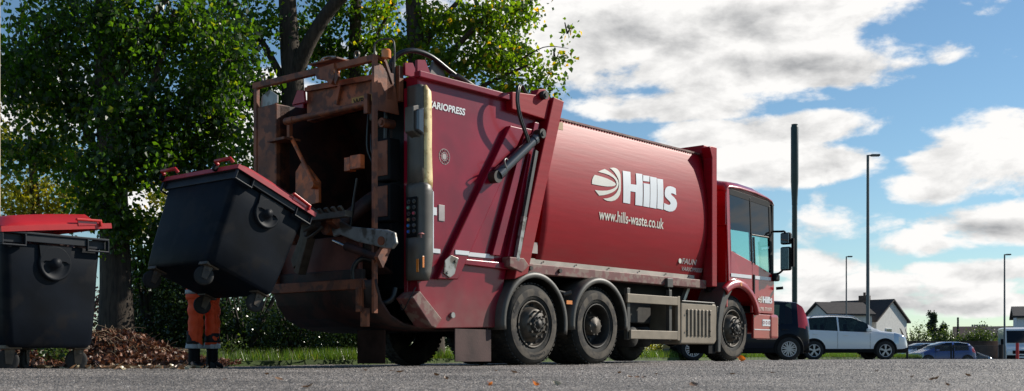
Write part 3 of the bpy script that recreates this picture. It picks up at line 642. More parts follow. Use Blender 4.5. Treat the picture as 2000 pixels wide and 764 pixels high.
f=MB(); f.box((-2.02,-.012,1.12),(-1.99,-.02,1.25)); f.box((-2.045,.02,1.07),(-2.035,.06,1.22)); f.build('marker_lamp',M['amber'],cu,bevel=.003)
f=MB(); f.cyl((-2.0,.02,1.46),(-2.0,.02,1.50),.012,10); f.cyl((-2.0,.02,1.50),(-2.0,.02,1.52),.04,16,r2=.02); f.build('emergency_button',mat('faded_red_knob',(.5,.2,.18),.5),cu)
f=MB(); f.box((-1.835,-.014,1.30),(-1.85,-.016,2.0)); f.build('edge_strip',M['white'],cu)
# red vertical strip and the dark equipment bay beside the hopper
f=MB(); f.box((-1.99,.255,.75),(-1.93,.315,3.2)); f.build('corner_post',M['red2'],T,bevel=.004)
f=MB(); f.box((-1.90,.32,.9),(-1.86,.86,3.3)); f.build('bay_back',M['black'],T)
f=MB(); f.box((-2.05,.33,3.05),(-1.98,.46,3.46)); f.box((-2.02,.46,3.25),(-1.98,.8,3.42)); f.build('bay_post',M['brown'],T,bevel=.005)
f=MB(); f.tube([(-2.07,.4,3.06),(-2.07,.4,3.5)],.022,8); f.build('post_lamp',M['greyplast'],T)
for (h0,h1) in ((2.13,2.62),(1.66,2.10)):
    f=MB(); f.box((-2.18,.36,h0),(-2.0,.60,h1)); bx=f.build('valve_box',M['black'],T,bevel=.02)
    f=MB(); f.box((-2.19,.385,h0+.06),(-2.178,.575,h1-.03)); f.build('dusty_lid',M['brown'],bx,bevel=.004)
f=MB(); f.box((-2.15,.60,2.86),(-2.02,.74,3.08)); f.cyl((-2.08,.67,2.86),(-2.08,.67,2.78),.03,10); f.build('connector_box',M['greyplast'],T,bevel=.02)
f=MB(); f.cyl((-2.20,.47,2.80),(-2.02,.47,2.80),.055,18); f.cyl((-2.22,.47,2.80),(-2.20,.47,2.80),.03,14); f.build('valve_cap',M['brown'],T)
f=MB(); f.tube(smooth_path([(-2.1,.78,3.1),(-2.12,.8,2.6),(-2.1,.74,2.4),(-2.14,.66,2.3),(-2.1,.62,1.9)],5),.014,8); f.tube(smooth_path([(-2.15,.70,2.7),(-2.18,.66,2.5),(-2.12,.64,2.35)],5),.010,6)
f.tube(smooth_path([(-2.06,.5,2.8),(-2.08,.5,2.6),(-2.06,.52,2.4)],4),.012,6); f.tube(smooth_path([(-2.2,.88,2.2),(-2.2,.95,1.9),(-2.2,1.0,1.5),(-2.2,.85,1.2)],5),.018,8); f.build('hydraulic_pipes',M['hose'],T)
f=MB(); f.tube(smooth_path([(-2.2,.62,1.22),(-2.3,.70,1.24),(-2.35,.78,1.1),(-2.32,.72,.85),(-2.25,.5,.72),(-2.15,.36,.76),(-2.1,.34,.9)],6),.032,12); f.build('loop_hose',M['hose'],T)
f=MB(); f.tube(smooth_path([(-2.05,.06,.9),(-2.1,.12,.75),(-2.08,.22,.65),(-2.05,.3,.68),(-2.0,.32,.85)],6),.008,8); f.build('cable',M['hose'],T)
# --- hopper
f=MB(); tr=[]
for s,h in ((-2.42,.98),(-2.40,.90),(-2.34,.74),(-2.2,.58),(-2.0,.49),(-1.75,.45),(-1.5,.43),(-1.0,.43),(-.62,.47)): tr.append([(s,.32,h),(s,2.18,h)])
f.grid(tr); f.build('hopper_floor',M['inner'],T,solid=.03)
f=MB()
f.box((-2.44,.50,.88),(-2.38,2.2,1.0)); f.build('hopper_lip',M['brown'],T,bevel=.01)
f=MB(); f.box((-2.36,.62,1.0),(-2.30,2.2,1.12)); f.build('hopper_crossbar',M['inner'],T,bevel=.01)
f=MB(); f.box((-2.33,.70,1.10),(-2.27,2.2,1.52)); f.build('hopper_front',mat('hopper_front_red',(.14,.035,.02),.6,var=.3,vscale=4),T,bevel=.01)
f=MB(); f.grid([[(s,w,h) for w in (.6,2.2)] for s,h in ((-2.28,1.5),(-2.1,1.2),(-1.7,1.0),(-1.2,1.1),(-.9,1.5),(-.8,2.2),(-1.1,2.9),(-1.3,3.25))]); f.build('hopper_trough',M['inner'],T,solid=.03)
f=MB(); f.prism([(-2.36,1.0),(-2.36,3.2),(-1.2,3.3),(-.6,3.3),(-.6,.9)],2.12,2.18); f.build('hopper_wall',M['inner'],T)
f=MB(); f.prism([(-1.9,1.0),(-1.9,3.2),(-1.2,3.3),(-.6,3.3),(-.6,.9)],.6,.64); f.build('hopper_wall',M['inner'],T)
# far-side brown column, orange brackets and strut
f=MB(); f.box((-2.42,2.12,.95),(-2.2,2.50,3.22)); f.box((-2.40,2.5,2.5),(-2.3,2.56,2.8)); f.build('side_column',M['brown'],T,bevel=.012)
f=MB(); f.prism([(2.50,3.20),(2.15,3.24),(2.15,3.33),(2.3,3.42),(2.46,3.36)],-2.38,-2.36,'x'); f.build('torn_sheet',M['steel'],T)
f=MB(); f.prism([(1.96,3.2),(1.86,3.36),(1.74,3.34),(1.72,3.2)],-2.30,-2.27,'x'); f.build('lug',M['lidpink'],T)
f=MB(); f.prism([(1.95,1.98),(1.80,1.92),(1.42,1.95),(1.42,2.2),(1.65,2.42),(1.76,2.46),(1.86,2.36),(1.86,2.1)],-2.33,-2.29,'x'); f.box((-2.34,1.8,1.95),(-2.29,2.45,2.10)); f.build('hinge_plate',M['rust'],T,bevel=.005)
f=MB(); f.tube([(-2.36,1.90,2.78),(-2.36,1.47,2.18)],.026,10); f.cyl((-2.42,1.46,2.16),(-2.32,1.46,2.16),.05,14); f.build('strut',M['rust'],T)
f=MB(); f.box((-2.2,.9,2.28),(-2.3,1.0,2.44)); f.box((-2.35,.66,2.28),(-2.28,.84,2.44)); f.build('stop_block',M['rust'],T,bevel=.005)
f=MB(); f.box((-2.35,1.95,2.78),(-2.30,2.0,3.0)); f.box((-2.5,1.86,2.74),(-2.25,2.2,2.77)); f.build('catch',M['brown'],T)
# top packer panel and frame
f=MB(); f.prism([(1.78,2.98),(1.78,3.42),(.36,3.36),(.36,3.04)],-2.22,-2.10,'x'); pk=f.build('packer_panel',M['brown'],T,bevel=.01)
f=MB(); f.bar((-2.25,1.76,3.36),(-2.25,.38,3.31),.04,.05); f.bar((-2.25,1.2,3.10),(-2.25,1.12,3.34),.03,.05); f.build('panel_stiffener',M['brown'],pk)
f=MB(); f.tube([(-2.42,1.93,2.97),(-2.42,.42,2.98)],.038,14); f.tube([(-2.42,1.93,2.97),(-2.42,1.78,2.97)],.045,14); f.build('grab_bar',M['brown'],T)
f=MB(); f.box((-2.46,.42,2.86),(-2.40,.48,3.08)); f.build('bar_bracket',M['brown'],T)
f=MB(); f.bar((-2.40,2.58,3.50),(-2.40,.34,3.48),.07,.075); f.build('top_rail',M['brown'],T,bevel=.008)
f=MB(); f.box((-2.44,.33,.6),(-2.38,.37,3.51)); f.build('side_rail_post',M['brown'],T,bevel=.004)
f=MB(); f.box((-2.43,2.5,.95),(-2.38,2.56,3.5)); f.build('side_rail_post',M['brown'],T,bevel=.004)
f=MB(); f.prism([(-2.40,2.9),(-2.40,3.44),(-2.28,3.42),(-2.08,3.2),(-2.02,2.9)],.36,.38); f.bar((-2.42,.37,3.51),(-2.24,.37,3.48),.04,.03); f.bar((-2.24,.37,3.48),(-2.12,.37,3.24),.04,.03); f.build('guard_plate',M['brown'],T)
for w in (2.38,.66):
    f=MB(); f.lathe([(-.01,.045),(.01,.045),(.01,.03),(-.01,.03),(-.01,.045)],(-2.40,w,3.57),axis='x',n=20); f.cyl((-2.40,w,3.5),(-2.40,w,3.53),.02,8); f.build('eye_bolt',M['steel'],T)
f=MB(); f.tube(smooth_path([(-2.32,.44,3.5),(-2.32,.45,3.66),(-2.30,.36,3.71),(-2.26,.24,3.70),(-2.25,.20,3.62),(-2.25,.2,3.42)],6),.011,8); f.build('beacon_guard',M['greyplast'],T)
f=MB(); f.cyl((-2.28,.30,3.49),(-2.28,.30,3.57),.055,20); f.lathe([(.08,.055),(.1,.045),(.105,0)],(-2.28,.30,3.49),axis='z',n=20); f.build('beacon',M['amber'],T)
f=MB(); f.prism([(1.36,3.50),(1.30,3.38),(1.18,3.36),(1.05,3.28),(.98,3.36),(1.0,3.52)],-2.46,-2.38,'x'); f.bar((-2.42,1.05,3.45),(-2.46,.92,3.30),.03,.12); f.bar((-2.4,1.4,3.56),(-2.4,.9,3.56),.2,.02); f.build('camera_bracket',M['brown'],T,bevel=.004)
f=MB(); f.cyl((-2.46,1.02,3.42),(-2.38,1.02,3.42),.04,16); f.build('beacon',M['amber'],T)
f=MB(); f.tube(smooth_path([(-2.4,1.34,3.57),(-2.4,1.25,3.63),(-2.4,1.1,3.62),(-2.4,.98,3.58)],5),.012,8); f.build('cable_loop',M['steel'],T)
# rear number plate
npl=MB(); npl.box((-2.27,.44,3.02),(-2.255,.90,3.13)); pl=npl.build('number_plate',M['yellow'],T,bevel=.002)
# --- text helpers
def text_mesh(txt,h,wd=None,off=0.0,italic=0):
    cu_=bpy.data.curves.new('t','FONT'); cu_.body=txt; cu_.size=1; cu_.offset=off; cu_.shear=italic; cu_.resolution_u=3
    o=bpy.data.objects.new('t',cu_); C.objects.link(o); bpy.context.view_layer.update()
    me=bpy.data.meshes.new_from_object(o.evaluated_get(bpy.context.evaluated_depsgraph_get())); bpy.data.objects.remove(o)
    bm=bmesh.new(); bm.from_mesh(me)
    xs=[v.co.x for v in bm.verts]; ys=[v.co.y for v in bm.verts]; x0,x1,y0,y1=min(xs),max(xs),min(ys),max(ys)
    sy=h/(y1-y0); sx=sy if wd is None else wd/(x1-x0)
    for v in bm.verts: v.co=Vector(((v.co.x-x0)*sx,(v.co.y-y0)*sy,0))
    return bm
def poly_bm(polys):
    bm=bmesh.new()
    for p in polys:
        ar=sum(p[i][0]*p[(i+1)%len(p)][1]-p[(i+1)%len(p)][0]*p[i][1] for i in range(len(p)))
        if ar<0: p=p[::-1]
        vs=[bm.verts.new((x,y,0)) for x,y in p]
        for tr_ in tessellate_polygon([[Vector((x,y,0)) for x,y in p]]):
            a_,b_,c_=[vs[k] for k in tr_]
            if (b_.co-a_.co).cross(c_.co-a_.co).z<0: b_,c_=c_,b_
            bm.faces.new((a_,b_,c_))
    return bm
def stick(name,bm,m,parent,fn,cuts=None):
    """map flat lettering (u,v) onto a surface with fn(u,v)->xyz"""
    bmesh.ops.triangulate(bm,faces=bm.faces)
    if cuts is not None:
        for c in cuts:
            bmesh.ops.bisect_plane(bm,geom=bm.verts[:]+bm.edges[:]+bm.faces[:],plane_co=(0,c,0),plane_no=(0,1,0))
    for v in bm.verts: v.co=Vector(fn(v.co.x,v.co.y))
    me=bpy.data.meshes.new(name); bm.to_mesh(me); bm.free(); me.materials.append(m)
    o=bpy.data.objects.new(name,me); link(o,parent); return o
bsurf=lambda u,v:(u,wb(v)-.007,v)
cuts=[1.4+.03*i for i in range(60)]
LOGO=dict(
 H=[(425,158),(497,170),(490,285),(543,292),(548,182),(608,190),(590,490),(523,480),(530,360),(482,352),(475,470),(410,458)],
 i=[(612,275),(670,285),(655,503),(598,492)],dot=[(615,200),(675,208),(668,262),(610,255)],l=[(680,212),(742,225),(720,515),(660,503)],l2=[(745,232),(800,240),(783,525),(727,512)],
 s=[(912,325),(890,311),(865,304),(838,306),(818,322),(808,345),(804,375),(806,400),(822,422),(850,450),(855,465),(848,477),(835,480),(815,472),(795,462),(789,520),(812,533),(840,542),(870,540),(895,525),(910,498),(916,465),(908,432),(892,410),(870,390),(862,378),(868,370),(885,373),(912,388)])
def z9(x,y): return ((1150+x/9.55-1130)*4.776,(320+y/9.55-300)*4.776)
GLOBE=[[z9(*p) for p in q] for q in (
 [(120,205),(180,220),(260,243),(350,275),(430,315),(485,350),(505,375),(500,395),(475,412),(420,424),(340,424),(250,414),(160,398),(58,378),(58,330),(70,285),(92,240)],
 [(190,148),(250,118),(318,94),(370,125),(430,168),(485,215),(525,262),(550,312),(560,360),(552,410),(525,460),(480,505),(420,540),(340,570),(260,588),(185,594),(145,545),(105,490),(170,500),(250,504),(330,500),(400,485),(450,465),(490,440),(515,410),(522,375),(515,330),(495,290),(455,250),(400,215),(330,185),(260,165)],
 [(415,76),(490,68),(535,78),(570,105),(595,145),(608,200),(605,290),(598,400),(590,500),(570,580),(530,640),(480,680),(410,700),(340,695),(290,675),(260,650),(330,645),(400,625),(460,590),(510,540),(545,480),(565,410),(570,340),(560,280),(530,210),(490,145),(450,100)])]
def lg(p): 
    return [S(1130+x/4.776,300+y/4.776,.075) for x,y in p]
letters=list(LOGO.values())
stick('lettering',poly_bm([lg(p) for p in letters]),M['white'],body,bsurf,cuts)
stick('globe_logo',poly_bm([lg(p) for p in GLOBE]),M['cream'],body,bsurf,cuts)
stick('web_address',text_mesh('www.hills-waste.co.uk',.155,1.60,.012),M['cream'],body,lambda u,v:bsurf(u+1.46,v+1.985),[.03*i for i in range(8)])
stick('maker_name',text_mesh('FAUN',.085,.40,.03),M['faded'],body,lambda u,v:bsurf(u+3.68,v+1.52),[.03,.06])
stick('maker_name',text_mesh('VARIOPRESS',.062,.60,.03),M['faded'],body,lambda u,v:bsurf(u+3.70,v+1.42),[.03])
f=MB(); f.lathe([(0,0),(0,.04)],(3.62,wb(1.56)-.008,1.56),n=20,sm=False); f.build('maker_badge',M['cream'],body)
stick('maker_name',text_mesh('VARIOPRESS',.085,.63,.03,.1),M['white'],tg,lambda u,v:(u-1.80,.114,v+2.99))
stick('plate_text',text_mesh('WR66 7',.075,.40,.02),M['black'],pl,lambda u,v:(-2.273,.87-u,v+3.036))
# --- lifter arms
f=MB(); f.prism([(1.14,1.70),(.98,1.72),(.70,1.60),(.10,1.52),(-.02,1.48),(-.05,1.36),(.02,1.30),(.2,1.33),(.6,1.42),(.9,1.52),(1.0,1.5),(1.05,1.6)][::-1],-2.46,-2.42,'x')
la=f.build('lift_arm',M['steel'],T,bevel=.012)
f=MB(); f.cyl((-2.48,1.12,1.62),(-2.30,1.12,1.62),.09,18); f.build('arm_pin',M['brown'],la); f=MB(); f.cyl((-2.48,.18,1.4),(-2.3,.18,1.4),.05,14); f.build('arm_pin',M['brown'],la)
f=MB(); f.tube([(-2.44,1.02,1.46),(-2.44,.80,1.38)],.024,10,mi=0); f.build('ram_rod',M['chrome'],la)
f=MB(); f.tube([(-2.44,.80,1.38),(-2.40,.20,1.20)],.05,14); f.build('lift_ram',M['inner'],la)
f=MB(); f.tube([(-2.3,1.2,1.6),(-2.0,.9,1.95),(-1.8,.8,2.1)],.09,14); f.build('packer_ram',M['inner'],T)
f=MB(); f.prism([(-2.52,1.22),(-2.30,1.52),(-2.30,1.35),(-2.44,1.1)],.18,.24); f.build('arm_bracket',M['brown'],T)
# comb bracket that grips the bin edge
f=MB()
def LB(s,w,h): return (s,w,h)
f.prism([(1.62,1.16),(1.66,1.26),(1.50,1.52),(1.42,1.86),(1.34,1.88),(1.05,1.74),(1.30,1.72),(1.38,1.50),(1.52,1.22)],-2.56,-2.50,'x'); 
f.build('comb_bracket',M['galv'],T,bevel=.008)
f=MB(); f.bar((-2.52,1.36,1.52),(-2.50,1.56,1.10),.09,.12,up=(1,0,0)); f.tube([(-2.52,1.2,1.66),(-2.52,1.42,1.60)],.05,14); f.tube(smooth_path([(-2.54,1.1,1.62),(-2.56,1.2,1.55),(-2.56,1.36,1.5),(-2.54,1.42,1.58)],5),.02,8)
f.build('comb_arm',M['galv'],T,bevel=.006)
f=MB(); f.bar((-2.62,.55,1.72),(-2.62,2.0,1.72),.10,.07); 
for k in range(12): f.bar((-2.64,.62+k*.12,1.74),(-2.70,.62+k*.12,1.80),.05,.03)
f.build('comb_rail',M['galv'],T)
f=MB(); f.bar((-2.60,.9,1.70),(-2.40,.95,1.62),.08,.1); f.build('comb_link',M['brown'],T); f=MB(); f.bar((-2.60,1.8,1.70),(-2.35,1.8,1.5),.08,.1); f.build('comb_link',M['brown'],T)
# hanging rear bracket
f=MB(); f.box((-2.46,.52,.62),(-2.42,.62,.98)); f.box((-2.47,.545,.70),(-2.458,.595,.90)); f.box((-2.44,.44,.45),(-2.40,.56,.66)); f.build('underrun_bracket',M['brown'],T,bevel=.006)
# --- chassis
for w in (.82,1.68):
    f=MB(); f.box((-1.7,w-.04,.80),(6.2,w+.04,1.08)); f.build('chassis_rail',M['black'],T,bevel=.01)
f=MB()
for s in (-.7,.7,2.2,3.3,4.3): f.box((s-.06,.8,.84),(s+.06,1.7,1.04))
f.build('cross_members',M['black'],T)
f=MB(); f.box((-.2,.5,1.02),(4.3,2.0,1.2)); f.build('subframe',M['black'],T)
f=MB(); f.box((2.2,.9,.45),(3.3,1.6,.9)); f.cyl((3.3,1.25,.7),(5.2,1.25,.75),.28,16); f.build('gearbox',M['black'],T,bevel=.03)
for s in (0.0,1.36,5.1):
    f=MB(); f.cyl((s,.3,.54),(s,2.2,.54),.09,14); f.lathe([(-.22,.05),(-.18,.2),(0,.27),(.18,.2),(.22,.05)],(s,1.25,.54),n=20); f.build('axle',M['black'],T)
for w in (.16,1.82):
    for s in (.0,-1.38):
        pass
for (a,b,w0,w1) in ((-1.36,-.72,.10,.115),):
    f=MB(); f.box((-.74,w0+.05,.05),(-.72,w0+.58,.46)); f.box((a,w0,.05),(b,w1,.44)); f.build('mudflap',mat('dusty_mudflap_%d'%int(w0*10),(.06,.032,.028),.8,var=.5,vscale=3,bump=.2) ,T,bevel=.004)
f=MB(); f.box((-2.14,.48,.03),(-2.12,.95,.42)); f.build('mudflap',mat('brown_mudflap',(.030,.015,.011),.9,var=.4,spec=.08),T,bevel=.004)
# --- wheels (lathe round y; outer face towards -y)
def wheel(name_s,w,zc,kind,flip=1,R_=.525):
    root=MB()
    k=flip
    tw_=.31
    prof=[(0.02,.30),(.0,.335),(-.012,.40),(-.008,.455),(.02,.495),(.05,.515),(.09,.522),(.25,.522),(.29,.515),(.32,.495),(.33,.40),(.31,.30),(.28,.29),(.05,.29),(.02,.30)]
    prof=[(t*k,r*R_/.525) for t,r in prof]
    root.lathe(prof,(0,0,0),n=64)
    me_=root.build('wheel',[M['tyre']],T,fixn=True); me_.location=(name_s,w,zc)
    # tread grooves
    f=MB()
    for j in range(48):
        a=2*PI*j/48
        for t0 in (.07,.17,.27):
            a2=a+(.03 if t0==.17 else 0)
            c=Vector((math.cos(a2),0,math.sin(a2)))*(R_-.001); tt=Vector((-math.sin(a2),0,math.cos(a2)))
            f.bar(c+Vector((0,(t0-.038)*k,0)),c+Vector((0,(t0+.038)*k,0)),.042,.016,up=c.normalized())
    f.build('tread',M['tyre'],me_)
    f=MB(); f.lathe([(-.0145*k,.36),(-.0165*k,.40),(-.0165*k,.425),(-.0125*k,.452)],n=64); f.build('sidewall',M['tyrewall'] if flip>0 else M['tyre'],me_,fixn=False)
    if kind=='steer':
        f=MB(); f.lathe([(.0*k,.300),(-.006*k,.285),(.02*k,.28),(.06*k,.262),(.07*k,.24),(.03*k,.215),(-.035*k,.195),(-.05*k,.18),(-.05*k,.0)],n=48); f.build('rim',M['rim'],me_)
        f=MB()
        for j in range(10):
            a=2*PI*j/10+.2; f.cyl((.25*math.cos(a),.052*k,.25*math.sin(a)),(.25*math.cos(a),.046*k,.25*math.sin(a)),.03,12)
        f.build('vent_holes',M['black'],me_)
        f=MB()
        for j in range(10):
            a=2*PI*j/10; f.cyl((.165*math.cos(a),-.05*k,.165*math.sin(a)),(.165*math.cos(a),-.095*k,.165*math.sin(a)),.017,6)
        f.build('wheel_nuts',M['rim'],me_)
        f=MB(); f.lathe([(-.05*k,.115),(-.085*k,.11),(-.09*k,.08),(-.075*k,.06),(-.10*k,.055),(-.105*k,0)],n=32)
        for j in range(10):
            a=2*PI*j/10+.1; f.cyl((.09*math.cos(a),-.085*k,.09*math.sin(a)),(.09*math.cos(a),-.105*k,.09*math.sin(a)),.012,8)
        f.build('hub',M['rimdark'],me_)
    else:
        f=MB(); f.lathe([(.0*k,.300),(-.006*k,.29),(.02*k,.278),(.10*k,.262),(.17*k,.255),(.20*k,.23),(.20*k,.0)],n=48); f.build('rim',M['rimdark'],me_)
        f=MB(); f.lathe([(.2*k,.135),(.04*k,.125),(.02*k,.115),(.02*k,.03),(.008*k,.028),(.008*k,0)],n=32)
        for j in range(10):
            a=2*PI*j/10; f.cyl((.118*math.cos(a),.06*k,.118*math.sin(a)),(.118*math.cos(a),.02*k,.118*math.sin(a)),.014,8)
            f.cyl((.19*math.cos(a),.2*k,.19*math.sin(a)),(.19*math.cos(a),.15*k,.19*math.sin(a)),.016,6)
        f.build('hub',M['rim'],me_)
    return me_
w1=wheel(.02,.04,.522,'steer'); wheel(1.40,.06,.53,'drive'); wheel(5.12,.10,.565,'steer')
wheel(.02,2.46,.522,'steer',-1); wheel(1.40,2.44,.53,'drive',-1); wheel(5.12,2.40,.565,'steer',-1)
f=MB()
for s,zc in ((1.40,.53),): 
    for w in (.42,1.75): f.lathe([(0,.3),(0,.49),(.04,.52),(.26,.52),(.3,.49),(.3,.3),(0,.3)],(s,w,zc),n=48)
f.build('inner_tyres',M['tyre'],T,fixn=True)
# tyre lettering
def arc_text(txt,r,a_mid,h,parent,m):
    bm=text_mesh(txt,h,None,.03); wd=max(v.co.x for v in bm.verts)
    def fn(u,v):
        a=a_mid-(u-wd/2)/r; return ((r+v)*math.cos(a),-.019,(r+v)*math.sin(a))
    return stick('tyre_lettering',bm,m,parent,fn)
arc_text('Conti',.385,R(150),.05,w1,M['blackrub']); arc_text('Continental',.385,R(-80),.045,w1,M['blackrub'])
# --- mudguards
def fender(sc_,zc,r,a0,a1,w0,w1,m,parent=T,name='mudguard'):
    f=MB(); rr=[]
    for j in range(37):
        a=a0+(a1-a0)*j/36; c,s_=math.cos(a),math.sin(a)
        rr.append([(sc_+q*c,w,zc+q*s_) for w,q in ((w0+.012,r-.075),(w0,r-.06),(w0,r-.02),(w0+.03,r),(w1,r))])
    f.grid(rr); return f.build(name,m,parent,solid=.012)
fender(.03,.53,.655,R(-12),R(188),.0,.5,M['greyplast']); fender(1.41,.54,.645,R(-5),R(187),.0,.5,M['greyplast'])
fender(.03,.53,.655,R(-12),R(188),2.5,2.0,M['black']); fender(1.41,.54,.645,R(-5),R(187),2.5,2.0,M['black'])
f=MB(); f.cyl((.74,.12,.93),(.82,.05,.96),.03,10); f.tube([(.3,.3,1.05),(.78,.1,.95)],.018,8); f.build('fender_stay',M['greyplast'],T)
f=MB(); f.box((.68,.02,.80),(.80,.03,.85)); f.build('side_reflector',M['amber'],T)
# --- side guard, tanks, ribbed box, work lamp
f=MB(); f.bar((2.06,.03,.935),(3.36,.03,.935),.035,.125); f.build('guard_rail',M['dustmetal'],T,bevel=.006)
f=MB(); f.bar((2.14,.03,.425),(3.36,.03,.425),.035,.125); f.build('guard_rail',M['dustmetal'],T,bevel=.006)
f=MB(); f.box((3.36,.012,.35),(3.42,.06,1.01)); f.build('guard_post',M['dustmetal'],T,bevel=.004)
f=MB(); f.box((2.12,.06,.35),(2.19,.12,1.08)); f.box((3.2,.06,.35),(3.27,.12,1.1)); f.build('guard_post',M['greyplast'],T,bevel=.004)
f=MB(); f.cyl((2.15,.32,.50),(2.15,1.0,.50),.02,8); 
f.build('guard_arm',M['greyplast'],T)
for s in (2.55,2.92):
    f=MB(); f.lathe([(0,0),(.02,.09),(.05,.15),(.6,.15),(.63,.09),(.65,0)],(s,.22,.40),n=24); f.build('air_tank',M['blackrub'],T)
f=MB(); f.box((2.5,.35,.60),(3.15,.8,1.0)); f.build('valve_block',M['rimdark'],T,bevel=.02)
f=MB(); f.tube([(3.24,.09,1.05),(3.24,.09,1.14)],.014,8); f.box((3.14,.05,1.14),(3.29,.12,1.27)); wl=f.build('work_lamp',M['greyplast'],T,bevel=.012)
f=MB(); 
f.prism([(3.46,.36),(3.44,.30),(4.42,.30),(4.50,.36),(4.50,.88),(4.46,.93),(3.46,.93)],.02,.6); bx=f.build('equipment_box',M['dustmetal'],T,bevel=.025,seg=3)
for k in range(7):
    f=MB(); s=3.62+k*.107; f.box((s,.0,.42),(s+.05,.022,.83)); f.build('rib',M['dustmetal'],bx,bevel=.012)
f=MB()
for s in (3.60,3.92,4.26):
    for h in (.50,.76): f.cyl((s,.0,h),(s,-.006,h),.014,8)
f.build('lid_screws',M['black'],bx)
f=MB(); f.box((3.46,.0,.93),(4.40,.3,.955)); f.box((4.505,.02,.32),(4.60,.5,.9)); f.build('box_strap',M['greyplast'],T,bevel=.01)
f=MB(); f.bar((3.95,.3,.98),(4.1,.3,1.2),.06,.06); f.build('cab_stay',M['steel'],T)
f=MB(); f.box((4.3,.05,.16),(4.52,.4,.32)); f.build('box_bracket',M['black'],T)
# --- cab
c0,c1=4.86,6.36
def cw(h): return .015+ (.05*max(0,(h-1.5))/1.3)   # slight tumblehome
def cabside(y_of,flip):
    pass
side_outline_low=[(c0,1.20),(c0,1.78)]
for sgn,wf,nm in ((1,lambda h:cw(h),'near'),(-1,lambda h:2.5-cw(h),'far')):
    i=.045*sgn
    def pan(poly,name,m,parent=T,off=0,th=None,bev=.008):
        f=MB(); n_=len(poly); t_=th if th is not None else .045
        vs=[(s,wf(h)+off*sgn,h) for s,h in poly]+[(s,wf(h)+off*sgn+t_*sgn,h) for s,h in poly]
        fs=[tuple(range(n_)),tuple(range(2*n_-1,n_-1,-1))]+[(a,(a+1)%n_,n_+(a+1)%n_,n_+a) for a in range(n_)]
        f.add(vs,fs); return f.build(name,m,parent,bevel=bev,fixn=True)
    # quarter panel, pillars
    pan([(c0,1.30),(c0,2.80),(c0+.10,2.80),(c0+.10,1.80),(c0+.76,1.66),(c0+.76,1.06),(5.62,1.06)]+[(5.12+.60*math.cos(R(a)),.60+.66*math.sin(R(a))) for a in range(50,115,10)],'quarter_panel',M['redcab'])
    door=pan([(5.62,.83),(5.62,1.66),(6.28,1.50),(6.36,1.46),(6.36,.83)],'door',M['redcab'])
    pan([(5.66,.41),(5.66,.81),(6.28,.81),(6.28,.41)],'step_panel',M['redcab'])
    f=MB(); q=wf(.6)
    f.box((6.20,min(q,q-.02*sgn),.40),(6.50,q+.3*sgn,.82)); f.build('bumper_corner',M['redcab'],T,bevel=.05,seg=3)
    # window frame and glass
    pan([(c0+.10,2.70),(c0+.10,2.80),(6.30,2.72),(6.30,2.62)],'window_header',M['black'],bev=.004)
    pan([(5.60,1.62),(5.60,2.72),(5.64,2.72),(5.64,1.62)],'door_pillar',M['black'],off=-.004)
    pan([(6.24,1.50),(6.24,2.65),(6.33,2.65),(6.33,1.48)],'front_pillar',M['black'],off=-.004)
    pan([(5.64,2.10),(5.64,2.125),(6.24,2.125),(6.24,2.10)],'window_divider',M['rim'],off=-.006)
    pan([(c0+.10,2.14),(c0+.10,2.72),(5.60,2.72),(5.60,2.14)],'upper_window',M['glassdark'],off=.004,th=.004,bev=0)
    pan([(5.64,2.125),(5.64,2.72),(6.24,2.66),(6.24,2.125)],'upper_window',M['glassdark'],off=.004,th=.004,bev=0)
    pan([(c0+.10,1.82),(c0+.10,2.14),(5.60,2.14),(5.60,1.66)],'lower_window',M['glasstint'],off=.004,th=.004,bev=0)
    pan([(5.64,1.66),(5.64,2.10),(6.24,2.10),(6.24,1.50)],'door_window',M['glasstint'],off=.004,th=.004,bev=0)
    pan([(5.70,1.62),(5.70,2.08),(5.73,2.08),(5.73,1.62)],'window_bar',M['black'],off=-.002,bev=0)
    if sgn==1:
        pan([(4.92,1.385),(4.92,1.44),(5.58,1.44),(5.58,1.385)],'reflective_strip',M['white'],off=-.006,th=.005,bev=0)
        pan([(5.70,1.385),(5.70,1.44),(6.24,1.44),(6.24,1.385)],'reflective_strip',M['white'],door,off=-.006,th=.005,bev=0)
        pan([(5.64,1.14),(5.64,1.46),(5.69,1.46),(5.69,1.14)],'door_handle',M['black'],door,off=-.012,th=.012)
        pan([(5.68,.55),(5.68,.565),(6.26,.565),(6.26,.55)],'step_line',M['white'],off=-.004,th=.004,bev=0)
        pan([(5.95,.62),(5.95,.73),(6.22,.73),(6.22,.62)],'sticker',M['white'],off=-.006,th=.005,bev=0)
        for k in range(3):
            f=MB(); 
            for q0 in (0,): f.lathe([(0,.018),(0,.03)],(5.99+k*.093,cw(.67)-.008,.675),n=16,sm=False)
            f.build('sticker_mark',mat('sticker_mark_%d'%k,(.25,.02,.02),.5),T)
        # lettering on the door, scaled from the body's
        def sm(p): return [(5.93+(x-1.93)*.235+ .0,1.00+(y-2.26)*.235) for x,y in p]
        stick('lettering',poly_bm([sm(lg(p)) for p in letters]),M['white'],door,lambda u,v:(u,cw(v)-.008,v))
        stick('globe_logo',poly_bm([sm(lg(p)) for p in GLOBE]),M['cream'],door,lambda u,v:(u,cw(v)-.008,v))
        stick('phone_number',text_mesh('01793 771977',.06,.46,.012),M['cream'],door,lambda u,v:(u+5.80,cw(v)-.008,v+.87))
